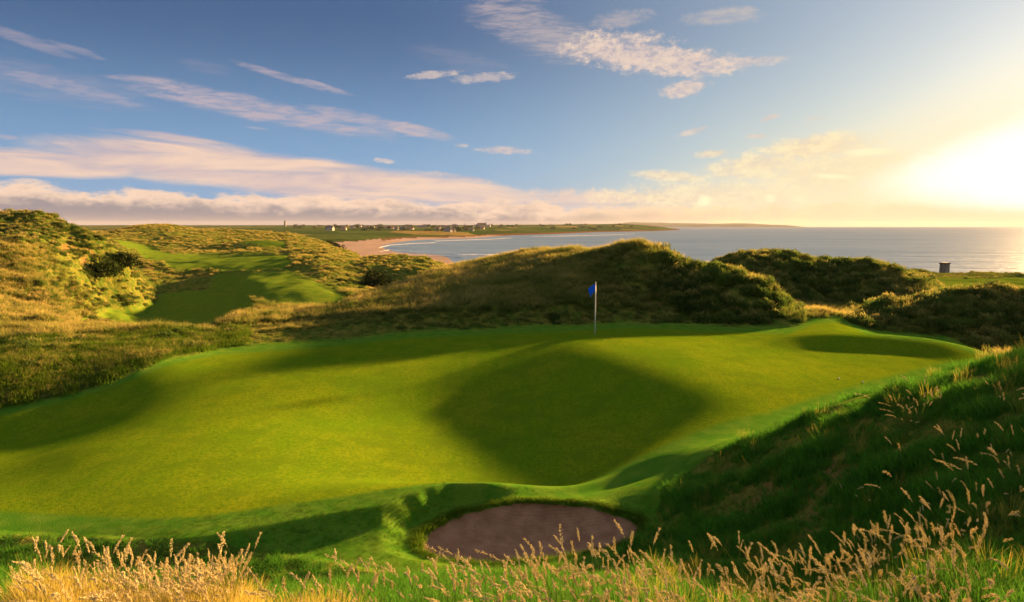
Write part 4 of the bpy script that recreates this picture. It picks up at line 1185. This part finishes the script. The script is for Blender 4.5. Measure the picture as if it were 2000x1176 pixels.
def blob(px, row, a, b, tilt, op, nz, amp=1.4, edge=.5):
    cx, cy = ae(px, row)
    hx = abs(ae(px + a, row)[0] - ae(px - a, row)[0]) / 2; hy = abs(ae(px, row - b)[1] - ae(px, row + b)[1]) / 2
    t = math.radians(-tilt); c, s = math.cos(t), math.sin(t)
    d1 = g.n('ShaderNodeVectorMath', operation='DOT_PRODUCT'); nt.links.new(V, d1.inputs[0]); d1.inputs[1].default_value = (c / hx, s / hx, -(c * cx + s * cy) / hx)
    d2 = g.n('ShaderNodeVectorMath', operation='DOT_PRODUCT'); nt.links.new(V, d2.inputs[0]); d2.inputs[1].default_value = (-s / hy, c / hy, -(-s * cx + c * cy) / hy)
    r2 = g.math('ADD', g.math('MULTIPLY', d1.outputs['Value'], d1.outputs['Value']), g.math('MULTIPLY', d2.outputs['Value'], d2.outputs['Value']))
    q = g.math('SUBTRACT', g.math('MULTIPLY', nz, amp), r2)
    return g.ramp(q, .5 * amp - 1.0, .5 * amp - 1.0 + edge * 2, 0, op)


def union(lst):
    r = lst[0]
    for x in lst[1:]: r = g.math('MAXIMUM', r, x)
    return r


W, P_, N_ = n_wisp, n_puff, n_fine
wisps = union([blob(140, 172, 170, 18, 11, .45, W, 3.2), blob(500, 214, 300, 28, 9, .75, W, 3.0), blob(700, 232, 130, 18, 10, .6, W, 3.0), blob(800, 252, 105, 14, 12, .75, W, 2.6),
               blob(560, 152, 130, 9, 13, .6, W, 2.6), blob(630, 168, 70, 7, 14, .6, W, 2.6), blob(50, 78, 120, 14, 14, .35, W, 3.2), blob(150, 98, 70, 9, 12, .35, W, 3.0),
               blob(1040, 55, 170, 55, 20, .50, W, 3.6), blob(1210, 38, 80, 20, -5, .45, P_, 3.6), blob(1410, 32, 90, 22, 0, .45, P_, 3.6),
               blob(300, 262, 130, 8, 2, .5, W, 2.6), blob(400, 130, 60, 16, 6, .14, W, 3.2), blob(10, 268, 30, 6, 0, .5, W),
               blob(100, 165, 260, 40, 6, .16, W, 3.5), blob(900, 120, 120, 30, 10, .12, W, 3.5)])
wisps = g.math('MULTIPLY', wisps, g.ramp(n_w2, .32, .62, .35, 1.0))
puffs = union([blob(1235, 105, 165, 44, 8, .85, P_, 4.2), blob(1320, 122, 150, 34, 5, .85, P_, 4.0), blob(1335, 173, 58, 20, -8, .75, P_, 3.6),
               blob(1450, 122, 115, 13, -2, .6, P_, 4.6), blob(845, 146, 64, 9, -6, .55, P_, 4.2), blob(945, 152, 80, 12, -4, .5, P_, 4.2),
               blob(985, 294, 60, 10, 2, .75, P_, 3.6), blob(750, 314, 28, 6, 6, .6, P_, 3.0), blob(1355, 256, 36, 7, -16, .6, P_, 3.0), blob(1505, 229, 24, 6, -16, .7, P_, 2.6),
               blob(1478, 266, 28, 5, 0, .7, P_, 2.6), blob(1595, 231, 26, 4, 0, .4, P_, 2.6), blob(900, 284, 16, 5, 0, .45, P_, 2.6), blob(500, 250, 30, 4, 4, .3, W, 2.6)])
big = union([blob(60, 318, 380, 32, 0, .95, N_, 1.2, .35), blob(380, 318, 330, 50, 4, .97, N_, 1.2, .35), blob(610, 352, 330, 50, 7, .97, N_, 1.2, .3),
             blob(850, 372, 250, 34, 7, .9, N_, 1.6, .4), blob(900, 350, 110, 12, 8, .7, P_, 3.0), blob(1150, 392, 330, 26, 2, .8, P_, 3.4),
             blob(350, 272, 120, 10, 4, .85, W, 1.8)])
warm = union([blob(1600, 288, 150, 34, -4, .85, P_, 3.6), blob(1640, 340, 220, 60, 0, .85, P_, 3.2), blob(1480, 325, 130, 34, -6, .8, P_, 3.8), blob(1310, 345, 90, 14, 6, .75, P_, 3.4),
              blob(1420, 385, 330, 40, 0, .8, P_, 3.2), blob(1390, 300, 40, 10, -4, .7, P_, 3.0)])
glint = union([blob(1630, 345, 50, 7, 5, 1.0, N_, 1.0), blob(1700, 297, 60, 9, 0, .9, N_, 1.4), blob(1375, 392, 18, 14, 0, .8, P_, 1.6), blob(1505, 388, 14, 10, 0, .8, P_, 1.6), blob(1560, 390, 22, 7, 0, .6, P_, 2.0), blob(1690, 400, 12, 9, 0, .8, P_, 1.6)])
# low bank: lit upper rim over a grey foot, its top line billowing
topn = g.noise(g.mapping(V, (.30, .75, 1)), 1.0, 6, .6)
bank_top = g.math('ADD', g.ramp(az, -40, 10, 2.9, 1.6, 'LINEAR'), g.math('MULTIPLY', g.math('SUBTRACT', topn, .5), 2.6))
bank = g.ramp(g.math('SUBTRACT', bank_top, el), -.10, .35, 0, .96)
rimk = g.ramp(g.math('ADD', g.math('SUBTRACT', bank_top, el), g.math('MULTIPLY', g.math('SUBTRACT', n_puff, .5), 2.6)), .15, 1.5)
bank_c = g.mix(rimk, (.95, .68, .50), (.29, .255, .285))
bank_c = g.mix(g.ramp(az, -2, 22), bank_c, g.mix(g.ramp(n_puff, .4, .6), (.92, .62, .42), (1.05, .76, .42)))

pinkc = g.mix(g.ramp(az, -20, 25), (.60, .47, .50), (.80, .62, .48))
col = g.mix(wisps, base, pinkc)
puffc = g.mix(g.ramp(n_puff, .35, .65), (.62, .50, .50), (.95, .72, .55))
col = g.mix(puffs, col, puffc)
bigc = g.mix(g.ramp(n_fine, .30, .66), (.58, .47, .50), (.92, .66, .50))
bigc = g.mix(g.ramp(g.noise(g.mapping(V, (.05, .9, 1)), 1.0, 5, .6), .50, .66, 0, .6), bigc, (.42, .42, .52))
col = g.mix(big, col, bigc)
warmc = g.mix(g.ramp(n_puff, .38, .60), (.86, .62, .44), (1.05, .88, .55))
col = g.mix(warm, col, warmc)
col = g.mix(glint, col, (1.2, 1.08, .70))
# bright cloud overhead, out of view, added to lift the shaded ground
over = g.math('MULTIPLY', g.ramp(el, 20, 34, 0, 1), g.ramp(g.noise(g.mapping(tc, (3, 3, 3)), 1.0, 5, .6), .38, .58, .25, 1.0))
col = g.mix(over, col, (.64, .60, .58))
dx = g.math('DIVIDE', g.math('SUBTRACT', az, 38.0), 17.0); dy = g.math('DIVIDE', g.math('SUBTRACT', el, 2.0), 5.0)  # yellow air low towards the sun
gl = g.math('POWER', 2.718, g.math('MULTIPLY', g.math('ADD', g.math('MULTIPLY', dx, dx), g.math('MULTIPLY', dy, dy)), -1.0))
col = g.mix(bank, col, bank_c)
col = g.mix(g.math('MULTIPLY', gl, .72, clamp=True), col, (1.02, .80, .34))
# white core of the glare round the hidden sun
dx = g.math('DIVIDE', g.math('SUBTRACT', az, 43.0), 15.5)
cy = g.ramp(az, 22, 42, 2.6, 4.4, 'LINEAR')
dy = g.math('DIVIDE', g.math('SUBTRACT', el, cy), g.ramp(az, 22, 42, 1.5, 4.6, 'LINEAR'))
r_ = g.math('SQRT', g.math('ADD', g.math('MULTIPLY', dx, dx), g.math('MULTIPLY', dy, dy)))
r_ = g.math('ADD', r_, g.math('MULTIPLY', g.math('SUBTRACT', n_puff, .5), .25))
core = g.ramp(r_, .62, 1.15, 1, 0)
core = g.math('MULTIPLY', core, g.ramp(el, .2, 1.6))
col = g.mix(core, col, (1.5, 1.45, 1.36))
halo = g.ramp(r_, 1.0, 2.6, .45, 0)
col = g.mix(halo, col, (.94, .84, .60))
col = g.mix(g.ramp(el, -1.0, -.2, 1, 0), col, (.25, .24, .25))
bg = g.n('ShaderNodeBackground'); nt.links.new(col, bg.inputs[0]); bg.inputs[1].default_value = K
ow = g.n('ShaderNodeOutputWorld'); nt.links.new(bg.outputs[0], ow.inputs[0])

SC.view_settings.view_transform = 'Standard'
SC.view_settings.look = 'None'
SC.view_settings.exposure = EXPO
SC.view_settings.gamma = 1
SC.view_settings.use_curve_mapping = False
SC.cycles.max_bounces = 6
SC.cycles.diffuse_bounces = 3
SC.cycles.transmission_bounces = 3
SC.cycles.use_denoising = True
